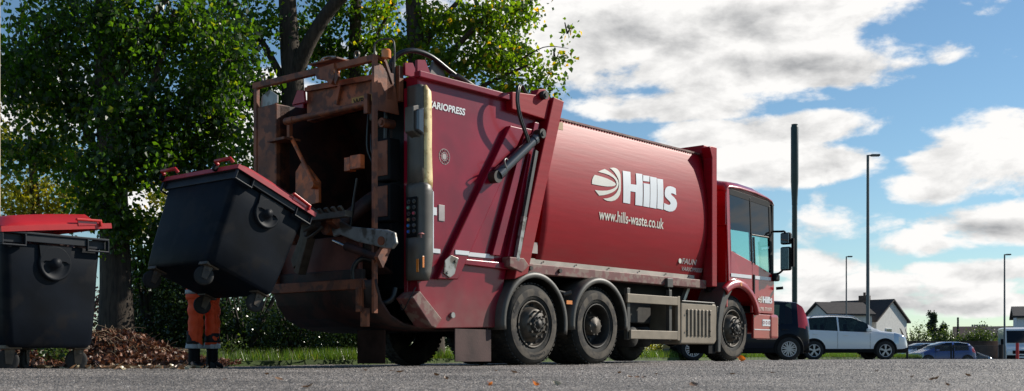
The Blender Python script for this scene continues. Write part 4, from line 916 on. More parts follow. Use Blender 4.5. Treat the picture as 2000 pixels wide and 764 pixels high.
# arch flare in red and grey splash guard behind it
f=MB(); rr=[]
for j in range(25):
    a=R(18+(128-18)*j/24); c_,s_=math.cos(a),math.sin(a); rr.append([(5.12+q*c_,w,.60+q*s_) for w,q in ((.03,.615),(-.025,.62),(-.035,.66),(-.02,.72),(.02,.76))])
f.grid(rr); f.build('wheel_arch',M['redcab'],T,solid=.012)
f=MB(); f.cyl((5.15,-.03,1.27),(5.15,-.045,1.27),.03,14); f.build('side_lamp',M['amber'],T)
f=MB(); f.prism([(4.86,1.30),(4.70,1.15),(4.56,.9),(4.50,.6),(4.50,.18),(4.58,.18),(4.60,.55),(4.68,.82),(4.80,1.02),(4.98,1.2)],.0,.45); f.build('splash_guard',M['greyplast'],T,bevel=.012)
fender(5.12,.60,.66,R(5),R(175),2.5,2.1,M['black'])
f=MB(); f.box((c0,.06,.9),(c0+.05,2.44,2.8)); f.box((c0-.02,.06,2.2),(c0,.3,2.78)); f.build('cab_back',M['redcab'],T,bevel=.02)
rf=[]; 
for s,dz in ((4.84,-.04),(4.86,.06),(4.95,.12),(5.3,.13),(5.8,.10),(6.2,.03),(6.36,-.03),(6.42,-.12)):
    rf.append([(s,w,2.74+z_*1.0+dz*min(1,(w if w<1.25 else 2.5-w)*5+.35)) for w,z_ in ((.055,0),(.06,.02),(.12,.05),(.3,.08),(.8,.10),(1.25,.11),(1.7,.10),(2.2,.08),(2.38,.05),(2.44,.02),(2.445,0))])
f=MB(); f.grid(rf); f.build('cab_roof',mat('roof_red',(.42,.02,.02),.25,coat=1),T,solid=.02)
f=MB(); f.box((5.6,.5,2.93),(5.75,.62,2.975)); f.build('roof_marker',M['redlens'],T,bevel=.01)
f=MB(); f.box((6.38,.10,1.42),(6.385,2.40,2.66)); f.build('windscreen',M['glasstint'],T)
f=MB(); f.box((6.33,.04,1.40),(6.40,.10,2.68)); f.build('screen_pillar',M['black'],T,bevel=.01); f=MB(); f.box((6.33,2.4,1.40),(6.40,2.46,2.68)); f.build('screen_pillar',M['black'],T,bevel=.01)
f=MB(); f.box((6.32,.05,.5),(6.46,2.45,1.42)); f.build('front_panel',M['redcab'],T,bevel=.05,seg=3)
f=MB(); f.box((4.95,.2,.85),(6.3,2.3,.95)); f.build('cab_floor',M['black'],T)
f=MB(); f.box((5.15,.35,1.3),(5.6,.85,1.55)); f.box((5.05,.38,1.5),(5.2,.82,2.25)); f.box((5.02,.48,2.25),(5.15,.72,2.42)); f.build('seat',M['black'],T,bevel=.05,seg=3)
f=MB(); f.box((6.0,.2,1.3),(6.32,2.3,1.55)); f.tube([(5.8+.17*math.cos(a)*.5,.62+.22*math.sin(a),1.72+.17*math.cos(a)) for a in np.linspace(0,2*PI,25)],.014,8); f.build('dashboard',M['black'],T,bevel=.02)
# mirrors
f=MB(); f.tube(smooth_path([(6.34,.03,2.22),(6.42,-.08,2.22),(6.46,-.12,2.22),(6.46,-.16,2.16)],5),.018,8); f.build('mirror_arm',M['black'],T)
f=MB(); f.tube(smooth_path([(6.34,.03,1.50),(6.42,-.05,1.52),(6.46,-.14,1.62)],5),.018,8)
f.build('mirror_arm',M['black'],T)
f=MB(); f.box((6.28,-.06,1.38),(6.44,.05,1.50)); f.build('arm_mount',M['black'],T,bevel=.03,seg=3)
f=MB(); f.tube([(6.4,.0,1.26),(6.46,-.1,1.27)],.025,8); f.build('step_light',M['black'],T)
for (h0,h1) in ((2.0,2.2),(1.56,1.96)):
    f=MB(); f.box((6.42,-.24,h0),(6.52,-.06,h1)); mr_=f.build('mirror',M['black'],T,bevel=.03,seg=3)
    f=MB(); f.box((6.412,-.225,h0+.02),(6.418,-.075,h1-.02)); f.build('mirror_glass',mat('mirror_%d'%int(h0*10),(.5,.5,.5),.03,1),mr_,bevel=.002)
f=MB(); f.box((6.46,-.29,1.62),(6.50,-.25,2.10)); f.build('mirror_bracket',M['black'],T)
f=MB(); f.cyl((4.72,.3,1.15),(4.72,.3,1.5),.07,14); f.box((4.66,.2,1.2),(4.8,.4,1.48)); f.build('air_filter',M['black'],T,bevel=.02)

# ================================================================== WHEELED BINS
def make_bin(label,group,lid_gap,rub=False):
    t=empty('wheeled_bin',(0,0,0),0,label,'bin',group)
    zb,zt=.215,1.24
    def ring(z,hx,hy,r=.07):
        out=[]
        for cx,cy,a0 in ((1,1,0),(-1,1,90),(-1,-1,180),(1,-1,270)):
            for k in range(5):
                a=R(a0+k*22.5); out.append((cx*(hx-r)+r*math.cos(a),cy*(hy-r)+r*math.sin(a),z))
        return out
    f=MB(); rg=[ring(zb,.34,.52),ring(zb,.40,.58),ring(zb+.04,.43,.60),ring(.5,.45,.615),ring(.9,.468,.632),ring(zt-.10,.485,.645)]
    n_=len(rg[0]); vs=[p for r_ in rg for p in r_]; fs=[(i*n_+j,i*n_+(j+1)%n_,(i+1)*n_+(j+1)%n_,(i+1)*n_+j) for i in range(len(rg)-1) for j in range(n_)]
    f.add(vs,fs,sm=True); f.add(rg[0],[tuple(range(n_))[::-1]])
    inn=[(x*.96,y*.97,z) for x,y,z in ring(zt-.10,.485,.645)]; low=[(x*.9,y*.9,.35) for x,y,z in inn]
    f.add(rg[-1]+inn+low,[(i,(i+1)%n_,n_+(i+1)%n_,n_+i) for i in range(n_)]+[(n_+i,n_+(i+1)%n_,2*n_+(i+1)%n_,2*n_+i) for i in range(n_)]+[tuple(range(2*n_,3*n_))])
    bd=f.build('body',M['bin'],t,fixn=True,bevel=.006)
    # corner edge ribs
    # rim with pocket grips at the corners
    f=MB(); zr0,zr1=zt-.10,zt
    for sy in (-1,1):
        f.box((-.53,sy*.655,zr1-.02),(.53,sy*.70,zr1)); f.box((-.30,sy*.645,zr0+.015),(.30,sy*.685,zr1-.02))
        for sx in (-1,1):
            f.box((sx*.30,sy*.66,zr0-.03),(sx*.53,sy*.70,zr0-.015)); f.box((sx*.30,sy*.66,zr0-.015),(sx*.315,sy*.70,zr1-.02)); f.box((sx*.515,sy*.66,zr0-.015),(sx*.53,sy*.70,zr1-.02)); f.box((sx*.31,sy*.64,zr0),(sx*.52,sy*.65,zr1-.02))
    for sx in (-1,1): f.box((sx*.485,-.655,zr1-.02),(sx*.53,.655,zr1)); f.box((sx*.47,-.64,zr0),(sx*.50,.64,zr1-.02))
    f.build('rim',mat('bin_rim_'+label[:5],(.013,.016,.022),.5,var=.2,spec=.3),t,bevel=.006)
    # trunnion recess on both ends
    for sy in (-1,1):
        f=MB(); f.lathe([(.0,.16),(sy*.035,.16),(sy*.042,.148),(sy*.036,.135),(sy*.02,.10),(sy*.03,.05),(sy*.07,.045),(sy*.07,0)],(0,sy*.625,.98),n=36)
        f.prism([(-.14,.98),(-.16,1.14),(.16,1.14),(.14,.98),(.1,1.0),(-.1,1.0)],sy*.625,sy*.665)
        f.build('trunnion',mat('bin_gloss_'+label[:4]+str(sy),(.01,.012,.016),.5,spec=.12),t,fixn=True)
    # outer face smear
    for sx in (-1,1):
        for sy in (-1,1):
            f=MB(); f.cyl((0,0,.16),(0,0,.22),.04,12); f.prism([(-.035,.07),(-.045,.2),(.045,.2),(.02,.06)],-.032,-.026); f.prism([(-.035,.07),(-.045,.2),(.045,.2),(.02,.06)],.026,.032)
            cs=f.build('castor',M['galv'],t); cs.location=(sx*.34,sy*.48,0); cs.rotation_euler=(0,0,random.uniform(-.9,.9))
            f=MB(); f.lathe([(-.022,.0),(-.022,.07),(-.02,.09),(-.012,.1),(.012,.1),(.02,.09),(.022,.07),(.022,0)],(-.02,0,.1),n=28); f.build('wheel',M['blackrub'],cs)
            f=MB(); f.box((sx*.26,sy*.40,.20),(sx*.42,sy*.55,.235)); f.build('castor_plate',M['galv'],t,bevel=.006)
    # lid hinged on the -x side
    g=[]
    nx,ny=14,16
    for i in range(nx+1):
        u=i/nx; x=-.54+1.09*u; row=[]
        for j in range(ny+1):
            v=j/ny; y=-.705+1.41*v
            e=min(1,min(v,1-v)*7)*min(1,u*6)*min(1,(1-u)*7); e=e*e*(3-2*e)
            row.append((x,y,.015+.095*e+.03*math.sin(PI*min(1,u))*math.sin(PI*v)))
        g.append(row)
    f=MB(); f.grid(g)
    per=[g[0][j] for j in range(ny+1)]+[g[i][ny] for i in range(1,nx+1)]+[g[nx][j] for j in range(ny-1,-1,-1)]+[g[i][0] for i in range(nx-1,0,-1)]
    low=[(x,y,-.03) for x,y,z in per]; m_=len(per)
    f.add(per+low,[(i,(i+1)%m_,m_+(i+1)%m_,m_+i) for i in range(m_)])
    # raised skirt on the ends, making the thick edge
    lid=f.build('lid',M['binlid'] if lid_gap>.05 else M['lidpink'],t,solid=.012,fixn=True)
    lid.location=(-.54,0,zt+.01); 
    for v in lid.data.vertices: v.co.x+=.54
    lid.rotation_euler=(0,-lid_gap,0)
    for sy in (-1,1):
        f=MB(); f.prism([(.74,.0),(.74,.055),(.94,.035),(.94,.0)],sy*.704,sy*.716); f.build('lid_grip_recess',M['redlens'],lid,bevel=.004)
        f=MB(); f.bar((.72,sy*.722,.062),(.98,sy*.722,.04),.03,.022); f.bar((.97,sy*.722,.045),(.97,sy*.722,-.01),.03,.022); f.build('lid_handle',mat('lid_bright_'+label[:4]+str(sy),(.6,.015,.01),.35),lid,bevel=.006)
    for y in (-.50,.50):
        f=MB(); f.tube([(-.03,y-.13,.03),(-.075,y-.13,.05),(-.075,y+.13,.05),(-.03,y+.13,.03)],.02,8); f.build('hinge_handle',M['binlid'],lid)
        f=MB(); f.box((-.05,y+.15,-.03),(.0,y+.2,.04)); f.build('hinge',M['black'],lid,bevel=.008)
    return t
b1=make_bin('black bin with a red lid tilted in mid-air against the rear of the truck','wheeled bins',0.0)
th=R(22)
bo=P0+dv*(-4.06)+nv*1.27+Vector((0,0,.715))
b1.rotation_mode='XYZ'; b1.matrix_world=Matrix.Translation(bo)@Matrix.Rotation(HD,4,'Z')@Matrix.Rotation(th,4,'Y')
b2=make_bin('black bin standing at far left, its red lid ajar over a rubbish bag','wheeled bins',R(6.5))
# outer near rim corner at (px 10, Y 10.25)
cA=Vector((at(9,10.3),10.3,0)); h2=math.atan2(.79,.613); d2=Vector((math.cos(h2),math.sin(h2),0)); n2=Vector((-d2.y,d2.x,0))
ctr=cA+d2*.51+n2*.70; b2.location=(ctr.x,ctr.y,gz(ctr.x,ctr.y)-.005); b2.rotation_euler=(0,0,h2); b2.scale=(1.02,1.02,1.03)
# rubbish bag under the open lid
bm=bmesh.new(); bmesh.ops.create_icosphere(bm,subdivisions=4,radius=1)
from mathutils import noise as mn
for v in bm.verts:
    k=1+.16*mn.noise(v.co*3.2)+.10*abs(mn.noise(v.co*8)); v.co=Vector((v.co.x*.40*k,v.co.y*.56*k,v.co.z*.15*k))
me=bpy.data.meshes.new('rubbish_bag'); bm.to_mesh(me); bm.free(); me.materials.append(mat('grey_pink_bag',(.42,.3,.3),.3,var=.4,vscale=6,bump=.8,bscale=14))
rb=bpy.data.objects.new('rubbish_bag',me); link(rb); 
q=ctr+d2*.06; rb.location=(q.x,q.y,1.17+gz(q.x,q.y)); rb.rotation_euler=(0,0,h2); tag(rb,'crumpled grey-pink rubbish bag bulging under the ajar red lid','rubbish bag')

# ================================================================== PERSON
px_,py_=at(397,13.75),13.75
pe=empty('person',(px_,py_,gz(px_,py_)),R(-50),'person in orange hi-vis trousers and jacket standing behind the tilted bin','person')
def skin_obj(name,joints,edges,m,parent,sub=2,root=0):
    me=bpy.data.meshes.new(name); me.from_pydata([j[:3] for j in joints],edges,[]); me.materials.append(m)
    o=bpy.data.objects.new(name,me); link(o,parent)
    md=o.modifiers.new('skin','SKIN'); 
    for i,j in enumerate(joints):
        r=j[3]; me.skin_vertices[0].data[i].radius=(r,r) if not isinstance(r,tuple) else r
    me.skin_vertices[0].data[root].use_root=True; md.use_smooth_shade=True
    s_=o.modifiers.new('sub','SUBSURF'); s_.levels=sub; s_.render_levels=sub; return o
skinm=mat('skin',(.45,.25,.17),.5); hv=mat('hi_vis_orange',(1.0,.09,.018),.7,var=.12,vscale=9,bump=.35,bscale=9); bk=mat('black_workwear',(.012,.012,.014),.75,bump=.3); refl=mat('grey_reflective_band',(.42,.42,.42),.5)
# body: facing +x; legs at y +-.11
J=[(0,0,.95,.13),(0,0,1.15,.13),(0,0,1.38,.15),(0,0,1.48,.07),(.02,0,1.56,.06),(.03,0,1.66,.10),(.03,0,1.74,.09),
   (0,.19,1.40,.065),(.04,.25,1.14,.045),(.26,.20,1.10,.034),(0,-.19,1.40,.065),(.04,-.25,1.14,.045),(.26,-.20,1.10,.034),
   (0,.10,.86,.095),(.02,.12,.50,.06),(-.02,.13,.10,.045),(.10,.14,.05,.04),(0,-.10,.86,.095),(.02,-.12,.50,.06),(-.02,-.13,.10,.045),(.10,-.14,.05,.04)]
E_=[(0,1),(1,2),(2,3),(3,4),(4,5),(5,6),(2,7),(7,8),(8,9),(2,10),(10,11),(11,12),(0,13),(13,14),(14,15),(15,16),(0,17),(17,18),(18,19),(19,20)]
skin_obj('body',J,E_,skinm,pe)
for sy in (1,-1):
    hx,hy,hz_=.30,sy*.20,1.10
    hj=[(.26,sy*.20,1.10,.03),(.33,sy*.20,1.10,.034)]; he=[(0,1)]
    for k in range(4):
        yy=sy*.20+(k-1.5)*.021; L_=(.07,.078,.075,.06)[k]; b=len(hj); hj+=[(.36,yy,1.10,.010),(.36+L_*.6,yy,1.095,.009),(.36+L_*.85,yy,1.07,.008)]; he+=[(1,b),(b,b+1),(b+1,b+2)]
    b=len(hj); hj+=[(.31,sy*.165,1.09,.012),(.35,sy*.15,1.08,.010)]; he+=[(0,b),(b,b+1)]
    skin_obj('hand',hj,he,skinm,pe,1)
# trousers: loose lofted legs with folds; jacket skirt
def loft(name,rings,m,parent,n=24,wr=.006,solid=.008,mats=None,mifn=None):
    f=MB(); g=[]
    for (cx,cy,z,rx,ry) in rings:
        g.append([(cx+(rx+wr*math.sin(5*a+z*40)+wr*.6*math.sin(9*a-z*23))*math.cos(a),cy+(ry+wr*math.sin(4*a+z*31))*math.sin(a),z) for a in np.linspace(0,2*PI,n+1)])
    f.grid(g); return f.build(name,m,parent,solid=solid)
tb=loft('trousers',[(0,0,z,.115+.02*(1-abs(z-.9)*4),.165) for z in (1.02,.96,.9,.85,.82)],hv,pe)
for sy in (1,-1):
    yy=sy*.10
    zs=np.linspace(.90,.30,22)
    loft('trouser_leg',[(.01+.015*math.sin((.9-z)*5),yy+sy*.02*(.9-z)+ .0,z,.100-.025*(.9-z)/.6+.008*math.sin(z*55),.090-.012*(.9-z)/.6+.006*math.sin(z*47)) for z in zs],hv,tb)
    if sy==1:  loft('knee_patch',[(.01,yy+.012,z,.089,.088) for z in np.linspace(.44,.33,5)],bk,tb,wr=.004)
    else: loft('leg_patch',[(.004,yy-.018,z,.083,.084) for z in np.linspace(.46,.31,5)],bk,tb,wr=.004)
    loft('reflective_band',[(.0,yy+sy*.015,z,.082+.012*(.32-z)/.06,.084+.012*(.32-z)/.06) for z in (.325,.30,.27,.255)],refl,tb,wr=.008)
    bo_=loft('boot',[(0,yy+sy*.015,z,r1,r1*.95) for z,r1 in ((.30,.07),(.2,.068),(.12,.066),(.05,.062),(.01,.065))],M['black'],pe,wr=.002)
    f=MB(); f.prism([(-.08,.0),(-.08,.09),(.04,.11),(.12,.09),(.19,.065),(.215,.03),(.21,0)],yy+sy*.015-.05,yy+sy*.015+.05); f.build('boot_toe',M['black'],bo_,bevel=.025,seg=3)
jk=loft('jacket',[(0,0,z,rx,ry) for z,rx,ry in ((.84,.155,.205),(.88,.155,.203),(.95,.155,.20),(1.1,.155,.205),(1.3,.155,.215),(1.42,.13,.19),(1.48,.08,.1))],hv,pe,wr=.007)
loft('reflective_band',[(0,0,z,.166,.212) for z in (.905,.955)],refl,jk,wr=.007)
for sy in (1,-1):
    f=MB(); f.tube(smooth_path([(0,sy*.18,1.42),(.02,sy*.25,1.28),(.05,sy*.265,1.13),(.16,sy*.24,1.11),(.25,sy*.2,1.1)],4),[.085]*5+[.075]*5+[.065]*5+[.055]*2,12); f.build('sleeve',hv,jk)
f=MB(); f.lathe([(0,.112),(.04,.108),(.09,.08),(.115,.04),(.12,0)],(.02,0,1.70),axis='z',n=24); f.build('hair',mat('brown_hair',(.04,.025,.015),.7),pe)
f=MB()
for sy in (1,-1): f.lathe([(-.012,0),(-.008,.008),(0,.012),(.008,.008),(.012,0)],(.118,sy*.033,1.68),n=10); f.box((.02,sy*.10,1.64),(.05,sy*.115,1.70))
f.prism([(.115,1.66),(.145,1.635),(.12,1.625)],-.012,.012); f.box((.11,-.025,1.598),(.124,.025,1.606)); f.build('face_features',skinm,pe,bevel=.003)
#SPLIT2
# ================================================================== CARS
def car(name,label,cat,prof,paint,wb_,L_,Wd,wr,x_front_axle,windows,rimkind,place,rz,clad=None,tail=None,head=None,z0=.2,group=None,rails=False):
    """prof: list of (x from rear, belt z, roof z, roof half-width factor). Car faces +x, origin at ground centre of length."""
    t=empty(name,place,rz,label,cat,group); hw=Wd/2
    xs=[p[0] for p in prof]; fx=lambda x,k: float(np.interp(x,xs,[p[k] for p in prof]))
    N_=72; X=np.linspace(0,L_,N_); ax=[x_front_axle,x_front_axle-wb_]
    body=MB(); gl={}
    rows=[]
    for x in X:
        e=1-.16*max(0,1-min(x,L_-x)/.55)**2*1.0
        b,r,k=fx(x,1),fx(x,2),fx(x,3); w=hw*e
        zb=z0+.14*max(0,1-x/.35)**2+.06*max(0,1-(L_-x)/.3)**2
        rows.append([(w*.93,zb),(w*.99,zb+.12),(w,zb+(b-zb)*.45),(w*.985,b-.09),(w*.95,b),(w*(.95-(.95-k)*.5),b+(r-b)*.5),(w*k,r-.03*(1 if r-b>.15 else .1)),(w*k*.8,r),(0,r+.015)])
    def pt(i,j,sd): y,z=rows[i][j]; return (X[i]-L_/2,y*sd,z)
    fb=MB()
    for i in range(N_-1):
        xm=(X[i]+X[i+1])/2
        for j in range(8):
            for sd in (-1,1):
                q=[pt(i,j,sd),pt(i+1,j,sd),pt(i+1,j+1,sd),pt(i,j+1,sd)]
                key=None
                if j in (4,5):
                    for wi,(a,b) in enumerate(windows['side']):
                        if a<=xm<=b: key=('side_window',wi,sd)
                if j in (6,7):
                    for nm in ('windscreen','rear_window'):
                        if nm in windows and windows[nm][0]<=xm<=windows[nm][1]: key=(nm,0,0)
                zc=(rows[i][j][1]+rows[i][j+1][1])/2
                if tail and tail[0]<=xm<=tail[1] and tail[2]<=zc<=tail[3] and 2<=j<=5: key=('tail_light',0,sd)
                if head and head[0]<=xm<=head[1] and head[2]<=zc<=head[3] and 2<=j<=6: key=('headlight',0,sd)
                if key is None and j==0 or (rails and zc<z0+.16 and j<2): key=('cladding',0,sd)
                (fb if key is None else gl.setdefault(key,MB())).add(q,[(0,1,2,3) if sd<0 else (3,2,1,0)],0,True)
    for i in (0,N_-1):
        fb.add([pt(i,j,1) for j in range(9)]+[pt(i,j,-1) for j in range(7,-1,-1)],[tuple(range(17))])
    fb.add([pt(0,0,1),pt(N_-1,0,1),pt(N_-1,0,-1),pt(0,0,-1)],[(0,1,2,3)])
    bo_=fb.build('body',paint,t,fixn=True)
    for (nm,wi,sd),g_ in gl.items(): g_.build(nm,{'tail_light':M['redlens'],'headlight':M['lampglass'],'cladding':clad or M['black']}.get(nm,M['glasscar']),t,fixn=True)
    f=MB(); f.box((-L_/2+.3,-hw*.8,z0+.05),(L_/2-.3,hw*.8,.62)); f.build('interior',M['black'],t)
    for k,xx in enumerate((1.15,2.0)):
        xx=L_*(.36+.2*k)-L_/2
        for sd in (-1,1):
            f=MB(); f.box((xx-.28,sd*.18,.5),(xx+.22,sd*.62,.72)); f.box((xx-.34,sd*.18,.6),(xx-.2,sd*.62,1.08)); f.box((xx-.34,sd*.3,1.08),(xx-.24,sd*.5,1.28)); f.build('seat',M['black'],t,bevel=.04)
    cl=clad or M['black']
    for a in ax:
        for sd in (-1,1):
            f=MB(); y=sd*hw
            f.lathe([(y*1.004,wr+.035),(y*1.012,wr+.04),(y*1.012,wr+.085),(y*.98,wr+.095)],(a-L_/2,0,wr+.01),n=28,a0=R(-18),a1=R(198)); 
            f.lathe([(y*1.006,0),(y*1.006,wr+.045)],(a-L_/2,0,wr+.01),n=28,a0=R(-25),a1=R(205)); f.build('wheel_arch',cl,t)  # trim ring; the solid disc puts the open arch's shade into colour
            f=MB(); ww=.19
            f.lathe([(0,wr*.66),(-.005,wr*.75),(0,wr*.93),(.02,wr),(.16,wr),(.18,wr*.93),(.18,wr*.6),(.04,wr*.6),(0,wr*.66)] if sd<0 else [(0,wr*.66),(.005,wr*.75),(0,wr*.93),(-.02,wr),(-.16,wr),(-.18,wr*.93),(-.18,wr*.6),(-.04,wr*.6),(0,wr*.66)],(0,0,0),n=32)
            wo=f.build('wheel',M['blackrub'],t,fixn=True); wo.location=(a-L_/2,sd*(hw*1.0+.025),wr)
            f=MB(); s_=-sd
            f.lathe([(.035*s_,0),(.035*s_,wr*.62)],n=28); f.build('rim_well',M['black'],wo)
            f=MB(); f.lathe([(.0,wr*.66),(-.004*s_,wr*.62),(.015*s_,wr*.59)],n=32)
            ns=5 if rimkind=='five' else 8
            for j in range(ns):
                an=2*PI*j/ns+.3
                for o_ in ((-.13,.13) if rimkind=='five' else (-.17,.17)):
                    f.bar((math.cos(an+o_*.55)*wr*.12,.0,math.sin(an+o_*.55)*wr*.12),(math.cos(an+o_)*wr*.61,.0,math.sin(an+o_)*wr*.61),.02,wr*.09,up=(math.cos(an+PI/2),0,math.sin(an+PI/2)))
            f.cyl((0,.01*s_,0),(0,-.012*s_,0),wr*.17,16)
            f.build('rim',M['alloy'],wo)
    for sd in (-1,1):
        f=MB(); f.box((ax[1]-L_/2+wr+.08,sd*(hw*.90),z0-.01),(ax[0]-L_/2-wr-.08,sd*(hw*1.008),z0+.13)); f.build('sill',cl,t,bevel=.02)
        mx_=windows['side'][-1][1]-L_/2-.1; bz=fx(windows['side'][-1][1]-.1,1)
        f=MB(); f.box((mx_-.06,sd*(hw+.02),bz),(mx_+.10,sd*(hw+.20),bz+.13)); f.build('door_mirror',windows.get('mirror',paint),t,bevel=.04,seg=3)
        # door shut lines and handles
        for q,(a,b) in enumerate(windows['side']):
            f=MB(); xx=b-L_/2; f.box((xx-.003,sd*(hw*.998),z0+.14),(xx+.003,sd*(hw*1.003),fx(b,1)-.02)); f.build('door_gap',M['black'],t)
            f=MB(); xx=a-L_/2+.13; f.box((xx,sd*(hw*.995),fx(a,1)-.16),(xx+.17,sd*(hw*1.012),fx(a,1)-.13)); f.build('door_handle',paint,t,bevel=.008)
        if rails:
            f=MB(); pts_=[(x-L_/2,sd*hw*(fx(x,3)-.03),fx(x,2)+.035) for x in np.linspace(rails[0],rails[1],14)]; pts_[0]=(pts_[0][0],pts_[0][1],pts_[0][2]-.05); pts_[-1]=(pts_[-1][0],pts_[-1][1],pts_[-1][2]-.05)
            f.tube(pts_,.018,8); f.build('roof_rail',M['chrome'],t)
    f=MB(); f.box((L_/2-.14,-hw*.8,z0-.02),(L_/2+.02,hw*.8,z0+.12)); f.box((-L_/2-.02,-hw*.8,z0),(-L_/2+.12,hw*.8,z0+.18)); f.build('bumper',cl,t,bevel=.03)
    f=MB(); f.box((-L_/2-.03,-.26,.62),(-L_/2+.05,.26,.73)); f.build('number_plate',M['yellow'],t); f=MB(); f.box((L_/2-.05,-.26,.42),(L_/2+.035,.26,.53)); f.build('number_plate',M['white'],t)
    return t
M['lampglass']=mat('lamp_glass',(.5,.55,.6),.1,.4,coat=1)
M['alloy']=mat('alloy_wheel',(.5,.5,.52),.3,.5)
pw=mat('car_white',(.82,.82,.82),.25,coat=.8); pk_=mat('car_black',(.003,.006,.016),.3,coat=.2,spec=.12); pbl=mat('car_blue',(.02,.07,.30),.25,coat=1); pgr=mat('car_grey',(.05,.055,.06),.25,.3,coat=1); psil=mat('car_silver',(.3,.36,.42),.25,.3,coat=1)
# white crossover, nose to the right
L_=4.16; Y=40.3; xl=at(1775,Y)
prof=[(0,.85,.95,.9),(.12,1.0,1.15,.8),(.45,1.06,1.46,.74),(.8,1.06,1.53,.74),(1.5,1.03,1.565,.75),(2.2,1.0,1.53,.75),(2.65,.985,1.36,.77),(3.0,.98,1.14,.8),(3.2,.98,1.03,.86),(3.7,.95,.98,.86),(4.0,.88,.90,.84),(4.1,.78,.80,.84),(4.16,.6,.62,.8)]
car('crossover_car','white crossover car with black wheel arches, parked right of the truck','car',prof,pw,2.54,L_,1.74,.335,3.32,dict(side=[(.62,1.62),(1.7,2.78)],windscreen=(2.3,3.1),rear_window=(.08,.45)),'five',(xl-L_/2,Y+.87,-.02),R(2),clad=M['black'],head=(3.66,4.1,.70,.93),tail=(.02,.35,.85,1.0),rails=(.7,2.4),z0=.27)
# small black car, facing left, behind the truck's cab
L_=3.6; Y=29.5; xr=at(1583,Y)
prof=[(0,.72,.98,.88),(.05,.88,1.20,.82),(.14,.93,1.42,.78),(.3,.95,1.52,.77),(.8,.95,1.56,.77),(1.6,.93,1.57,.77),(2.2,.92,1.45,.77),(2.7,.9,1.15,.8),(2.95,.88,.96,.85),(3.4,.75,.78,.84),(3.6,.55,.57,.8)]
car('hatchback_car','small black hatchback with tall red tail lamp, half hidden behind the cab','car',prof,pk_,2.47,L_,1.65,.30,3.03,dict(side=[(.45,1.2),(1.3,2.45)],windscreen=(2.1,2.8),rear_window=(.06,.3)),'eight',(xr-L_/2,Y+.82,0),R(180),tail=(.02,.30,.86,1.48),head=(3.0,3.5,.55,.85),z0=.2)
# blue hatchback and grey car in the lower car park
L_=3.9; Y=68
prof=[(0,.75,.9,.88),(.1,.92,1.15,.8),(.4,.96,1.38,.76),(1.0,.95,1.46,.76),(1.8,.93,1.46,.77),(2.4,.9,1.28,.77),(2.9,.88,1.0,.83),(3.5,.78,.8,.84),(3.9,.55,.57,.8)]
car('hatchback_car','dark blue hatchback behind the wire fence, facing left','car',prof,pbl,2.45,L_,1.68,.31,3.05,dict(side=[(.5,1.4),(1.5,2.6)],windscreen=(2.0,2.8),rear_window=(.08,.4)),'five',(at(1834,Y),Y,-.5),R(187),tail=(.0,.3,.75,1.1),head=(3.3,3.8,.55,.8))
Y=73
car('saloon_car','dark grey car low behind the wire fence, right of the blue one','car',prof,pgr,2.45,L_,1.7,.31,3.05,dict(side=[(.5,1.4),(1.5,2.6)],windscreen=(2.0,2.8),rear_window=(.08,.4)),'five',(at(1893,Y),Y+1.2,-.72),R(10),tail=(.0,.3,.75,1.1),head=(3.3,3.8,.55,.8))
Y=74
car('hatchback_car','pale silver car showing its windscreen behind the fence, left of the blue one','car',prof,psil,2.45,L_,1.7,.31,3.05,dict(side=[(.5,1.4),(1.5,2.6)],windscreen=(2.0,2.8),rear_window=(.08,.4)),'five',(at(1797,Y),Y+.5,-.5),R(200),tail=(.0,.3,.75,1.1),head=(3.3,3.8,.55,.8))
# white van, three-quarter front
def van():
    Y=80; x=at(1996,Y)
    t=empty('delivery_van',(x+.79,Y+2.58,-.5),R(-107),'white high-roof van facing right beyond the red post','van')
    Lv,hw=5.4,1.0
    body=[(-2.7,.45),(-2.7,2.55),(-2.6,2.68),(1.0,2.68),(1.35,2.55),(1.95,1.55),(2.0,1.45),(2.6,1.15),(2.7,.95),(2.7,.4)]
    f=MB(); f.prism(body,-hw,hw); f.build('body',pw,t,bevel=.09,seg=3)
    f=MB()
    for sd in (-1,1): f.prism([(1.0,1.45),(1.0,2.15),(1.35,2.15),(1.75,1.50)],sd*(hw+.004),sd*(hw-.03)); f.build('side_window',M['glassdark'],t); f=MB()
    f=MB(); f.add([(1.43,-.86,2.42),(1.43,.86,2.42),(1.97,.9,1.56),(1.97,-.9,1.56)],[(0,3,2,1)]); o=f.build('windscreen',M['glassdark'],t,solid=.02); o.location=(.02,0,.012)
    f=MB(); f.box((2.66,-.6,.78),(2.72,.6,1.02)); f.build('grille',M['black'],t); f=MB(); f.box((2.6,-.98,.40),(2.74,.98,.70)); f.build('bumper',M['black'],t,bevel=.04)
    f=MB(); f.box((2.74,-.26,.5),(2.755,.26,.61)); f.build('number_plate',M['white'],t)
    for sd in (-1,1):
        f=MB(); f.prism([(2.35,1.16),(2.66,.98),(2.68,.85),(2.5,.9)],sd*.66,sd*1.003); f.build('headlight',M['chrome'],t,bevel=.01)
        f=MB(); f.box((1.5,sd*1.02,1.45),(1.62,sd*1.25,1.85)); f.build('door_mirror',M['black'],t,bevel=.03)
        f=MB(); f.box((-.6,sd*1.0,.5),(-.592,sd*1.004,2.5)); f.box((.9,sd*1.0,.5),(.908,sd*1.004,2.3)); f.build('door_gap',M['black'],t)
        for xx in (1.75,-1.75):
            f=MB(); f.lathe([(sd*1.004,0),(sd*1.004,.44)],(xx,0,.36),n=24,a0=R(-20),a1=R(200)); f.build('wheel_arch',M['black'],t)  # flat black disc paints in the shade of the open wheel well
            f=MB(); f.lathe([(0,0),(0,.2),(sd*.02,.3),(0,.35),(-sd*.2,.35)],(xx,sd*1.02,.35),n=24); f.build('wheel',M['blackrub'],t)
    f=MB(); f.box((-2.1,-1.004,1.7),(-1.2,-1.008,1.95)); f.build('side_marking',mat('green_print',(.08,.3,.28),.5),t)
van()
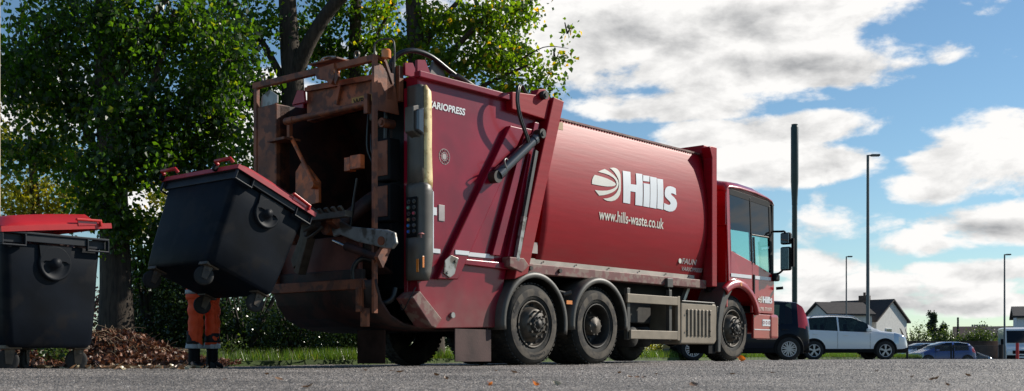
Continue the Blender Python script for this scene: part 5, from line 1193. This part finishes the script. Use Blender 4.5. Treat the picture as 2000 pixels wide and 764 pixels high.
# ================================================================== POLES, FENCE, POSTS
polem=mat('dark_green_pole',(.016,.035,.03),.4,var=.2); galvp=mat('grey_pole',(.10,.11,.11),.5,.2)
Y=36
t=empty('column',(at(1552,Y),Y,-.02),0,'thick dark green column that narrows halfway, behind the truck mirror','pole')
f=MB(); z=lambda py:zat(py,Y)+.02
f.tube([(0,0,0),(0,0,z(400)),(0,0,z(355)),(0,0,z(250)),(0,0,z(246))],[.083,.083,.118,.118,.10],18); f.build('shaft',polem,t)
f=MB(); f.cyl((0,0,z(247)),(0,0,z(243)),.10,16); f.cyl((0,0,z(400)),(0,0,z(396)),.09,16); f.build('collar',polem,t)
def lamp(px,Y,top,r,label,arm=.32,m=galvp,grp='street lamps',bot=None):
    g0=gz(at(px,Y),min(Y,90)); t=empty('street_lamp',(at(px,Y),Y,g0),0,label,'street lamp',grp)
    H=zat(top,Y)-g0; f=MB(); f.tube([(0,0,0),(0,0,1.2),(0,0,1.3),(0,0,H)],[r*1.45,r*1.45,r,r*.72],12); f.build('shaft',m,t)
    f=MB(); f.tube([(0,0,H-.02),(arm*.5,0,H)],[.03,.03],8); f.box((arm*.4,-.1,H-.05),(arm*1.5,.1,H+.03)); f.build('lamp_head',m,t,bevel=.02)
lamp(1695,47,303,.075,'tall grey street lamp standing right behind the white crossover')
lamp(1653,74,501,.055,'short far street lamp rising left of the chimney',.25)
lamp(1962,70,497,.06,'far street lamp rising left of the white van',.25)
Y=14; t=empty('post',(at(-4,Y),Y,-.05),0,'pale wooden post cut by the left edge behind the bin','pole'); f=MB(); f.tube([(0,0,0),(0,0,6)],[.03,.025],10); f.build('shaft',mat('pale_post',(.45,.38,.28),.7,var=.2),t)
Y=105; f=MB(); f.tube([(at(1871,Y),Y,-.6),(at(1871,Y),Y,zat(620,Y))],[.13,.09],8); tag(f.build('telegraph_pole',M['blackrub']),'short dark telegraph pole standing beyond the brick wall','pole')
t=f=MB(); f.cyl((0,0,0),(0,0,.68),.065,14); f.cyl((0,0,.68),(0,0,.70),.06,14); o=f.build('bollard',mat('red_post',(.5,.02,.02),.5)); o.location=(at(1987,46),46,-.05); tag(o,'red post standing in front of the white van','bollard')
# wire fence
Yf=47.2
t=empty('wire_fence',(at(1860,Yf),Yf,-.05),0,'low wire mesh fence on dark posts right of the white crossover','fence')
x0,x1=at(1772,Yf)-at(1860,Yf),at(1955,Yf)-at(1860,Yf); f=MB(); zt=zat(676,Yf)+.05
n_=60
for k in range(-8,n_+8):
    for sg in (1,-1):
        xa=x0+(x1-x0)*k/n_; xb=xa+sg*zt*.75
        p=[(xa,0),(xb,zt)]
        if min(xa,xb)<x0 or max(xa,xb)>x1: continue
        f.bar((xa,.004*sg,.03),(xb,.004*sg,zt),.008,.012 if sg>0 else .005)
f.tube([(x0,0,zt),(x1,0,zt)],.014,6); f.tube([(x0,0,.06),(x1,0,.06)],.01,6); f.build('mesh',mat('fence_wire',(.06,.06,.06),.5,.3),t)
for xx,r in ((x0,.05),(0-.05,.035),(0+.05,.03),(x1,.10)):
    f=MB(); f.tube([(xx,0,-.1),(xx,0,zt+.06)],r,8); f.build('post',M['blackrub'],t)
# brick wall beyond the car park
brick=mat('brown_brick',(.10,.065,.05),.9,var=.3,vscale=2,bump=.4,bscale=8)
f=MB(); Y=86; f.box((at(1560,Y),Y,-.7),(at(2060,Y),Y+.25,zat(668,Y))); f.box((at(1560,Y),Y-.04,zat(668,Y)),(at(2060,Y),Y+.29,zat(666,Y))); tag(f.build('boundary_wall',brick),'long brown brick wall behind the lower car park','wall')
# ================================================================== HOUSES
render_=mat('pale_render',(.62,.60,.56),.85,var=.08); rooft=mat('dark_roof_tiles',(.035,.028,.026),.8,var=.3,vscale=3,bump=.5,bscale=6); roofb=mat('brown_roof_tiles',(.09,.055,.045),.8,var=.3)
whitew=mat('white_wall',(.7,.72,.75),.8)
def house(label,corner,ang,L_,Wd,eave,ridge,wallm,roofm,z0=-.6,win=(),chim=None,name='house'):
    """origin at the corner where gable meets the long front; ridge runs along local +x, gable in the plane x=0"""
    t=empty(name,(corner[0],corner[1],z0),ang,label,'house')
    e,r=eave-z0,ridge-z0
    f=MB(); f.prism([(0,0),(Wd,0),(Wd,e),(Wd/2,r-.05),(0,e)],0,L_,'x'); f.build('wall',wallm,t)
    f=MB(); o_=.35; sl=(r-e)/(Wd/2)
    for a,b in (((-o_,e-o_*sl),(Wd/2,r)),((Wd+o_,e-o_*sl),(Wd/2,r))):
        f.prism([a,b,(b[0],b[1]+.18),(a[0],a[1]+.18)],-.3,L_+.3,'x')
    f.build('roof',roofm,t)
    for (y,z,w,h) in win:
        f=MB(); f.box((-.06,y,z),(.02,y+w,z+h)); wn=f.build('window',M['white'],t); f=MB(); f.box((-.08,y+.08,z+.08),(-.055,y+w/2-.04,z+h-.08)); f.box((-.08,y+w/2+.04,z+.08),(-.055,y+w-.08,z+h-.08)); f.build('pane',M['glassdark'],wn)
    if chim:
        f=MB(); f.box((chim-.5,Wd/2-.4,r-.6),(chim+.5,Wd/2+.4,r+.65)); ch=f.build('chimney',brick,t); f=MB(); f.cyl((chim,Wd/2,r+.65),(chim,Wd/2,r+1.0),.14,8); f.build('chimney_pot',roofb,ch)
    return t
Y=120
# main block: ridge to the left, gable facing right
a=math.atan2(.44,-.9); gx,gy=at(1712,Y),Y
# local +y must run from the near eave to the far eave: mirror by taking the ridge direction and its left normal
u=Vector((-.9,.44)); v=Vector((.44,.9))
t=house('pale rendered house with dark roof and chimney beyond the white crossover',(at(1712,Y)+4.75,Y+4.55,0),math.atan2(.72,-.69),7.0,6.6,zat(625,Y),zat(588,Y+3),render_,rooft,z0=-.6,win=((3.4,2.4,1.3,1.3),),chim=3.2)
t=house('low gabled wing with dark roof at the left end of the pale house',(at(1579,Y-2),Y-2+2.6,0),R(13.9),5.0,4.4,zat(614,Y),zat(593,Y),render_,rooft,z0=-.6)
t.location=(at(1618,118),118,-.6)
house('white house with dark roof at the right edge behind the van',(at(1986,95),95,0),R(-21),8,6,zat(619,95),zat(600,95),whitew,rooft)
house('low brown-roofed bungalow between the shrubs beyond the wall',(at(1868,130),130,0),R(-19),6,5,zat(662,130),zat(640,130),render_,roofb)
house('distant dark-roofed bungalow just left of the van',(at(1934,120),120,0),R(-20),7,5,zat(657,120),zat(640,120),render_,rooft,chim=3.0)
# tv aerials
for px in (1907,1921):
    Y=118; f=MB(); x=at(px,Y); f.tube([(x,Y,zat(660,Y)),(x,Y,zat(634,Y))],.03,5); f.bar((x-.5,Y,zat(636,Y)),(x+.5,Y,zat(638,Y)),.04,.04)
    for k in range(4): f.bar((x-.4+k*.25,Y-.2,zat(636,Y)),(x-.4+k*.25,Y+.2,zat(636,Y)),.03,.2)
    tag(f.build('tv_aerial',galvp),['thin tv aerial above the low roofs, left one of the pair','thin tv aerial above the low roofs, right one of the pair'][px>1910],'aerial',group='tv aerials')
BG='shrubs beyond the brick wall'
shrub('shrub','yellow-green bush showing above the white crossover roof','shrub',1580,60,1.6,2.3,1,L_yel,160,.09,12,BG,z0=-.3)
shrub('shrub','rounded green hedge beside the gable of the pale house','shrub',1787,92,3.2,3.7,2,L_hed,420,.13,12,BG,z0=-.6,lumps=7)
shrub('shrub','sunlit green bush at the foot of the dark conifer','shrub',1850,92,3.0,3.5,2,L_hed,420,.13,12,BG,z0=-.6,lumps=7)
shrub('shrub','wide green bush left of the white van','shrub',1922,92,3.6,3.5,2,L_hed,460,.13,12,BG,z0=-.6,lumps=7)
shrub('shrub','small low green bush directly beside the telegraph pole','shrub',1885,92,2.0,2.4,1.5,L_hed,200,.13,12,BG,z0=-.6)
Y=100
t=tree('conifer','dark twin-topped conifer beyond the brick wall','tree',(at(1830,Y),Y,-.6),[(at(1830,Y),Y,-.6,.15),(at(1826,Y),Y,2,.1),(at(1824,Y),Y,3.4,.04)],[],
   [bl(1832,665,Y,.75,1.2,.8,500),bl(1820,640,Y,.4,.9,.4,300),bl(1824,622,Y,.25,.5,.3,120),bl(1842,645,Y,.4,.7,.4,240),bl(1815,615,Y,.12,.3,.2,10)],L_con,.14,spread=(.09,.09,.14),per=16)
# ================================================================== fallen leaves and litter on the road
lv1=leaf_mat('fallen_leaf_brown',(.12,.05,.02),(.32,.18,.09),(1,1,1),tw=.1)
lv2=leaf_mat('fallen_leaf_pale',(.3,.24,.14),(.5,.42,.28),(1,1,1),tw=.1)
orl=leaf_mat('fallen_leaf_orange',(.75,.20,.01),(.8,.25,.02),(1.2,1,1),tw=.4)
def leafmesh(sz,curl,seed):
    rnd=random.Random(seed); f=MB(); n_=6; rows=[]
    for i in range(n_+1):
        u=i/n_; w=sz*.36*math.sin(PI*min(1,u*1.02))**.7*(1-.15*u)
        x=(u-.5)*sz; z=curl*((u-.5)**2)*sz*1.8
        rows.append([(x,-w,z+w*curl*.9),(x,-w*.5,z+w*curl*.25),(x,0,z),(x,w*.5,z+w*curl*.3),(x,w,z+w*curl*1.1)])
    f.grid(rows); f.tube([(-sz*.5,0,curl*.45*sz),(-sz*.8,0,curl*.8*sz)],.0015,4); return f
protos=[leafmesh(.085,.25,1),leafmesh(.07,.7,2),leafmesh(.1,.45,3)]
pm=[]
LG='fallen leaves on the road'
first={}
def put_leaf(x,y,kind,m,label,sc_=1,rx=0,lift=.0):
    key=(kind,m.name)
    if key not in first:
        o=protos[kind].build('fallen_leaf',m); first[key]=o
    else: o=first[key].copy(); C.objects.link(o)
    o.location=(x,y,gz(x,y)+.006+lift); o.rotation_euler=(rx,random.uniform(-.3,.3),random.uniform(0,2*PI)); o.scale=(sc_,)*3
    tag(o,label,'leaf',LG); return o
lbl_left='brown fallen leaf lying in the gutter scatter left of the worker'
for k in range(95):
    px=random.triangular(60,460,200); Y=random.uniform(9.0,13.5); put_leaf(at(px,Y),Y,random.randrange(3),random.choice((lv1,lv1,lv2)),lbl_left,random.uniform(.6,1.2),random.uniform(-.9,.9),.01)
for k in range(26):
    Y=random.uniform(4.0,9); px=random.uniform(300,1900); put_leaf(at(px,Y),Y,random.randrange(3),lv1,'small brown fallen leaf lying alone on the open road in front',random.uniform(.3,.6),random.uniform(-.3,.3))
o=put_leaf(at(1447,15.4),15.4,2,orl,'bright orange fallen leaf standing against the front wheel of the truck',1.25,.9,.045); o.rotation_euler=(R(80),R(10),R(20))
for px,Y in ((1088,4.0),(1045,3.95),(960,3.9)): put_leaf(at(px,Y),Y,1,orl if px!=1088 else lv2,{1088:'pale curled leaf at the bottom edge, right one of three',1045:'orange leaf at the bottom edge, middle one of three',960:'orange leaf at the bottom edge, left one of three'}[px],.45,.6,.01)
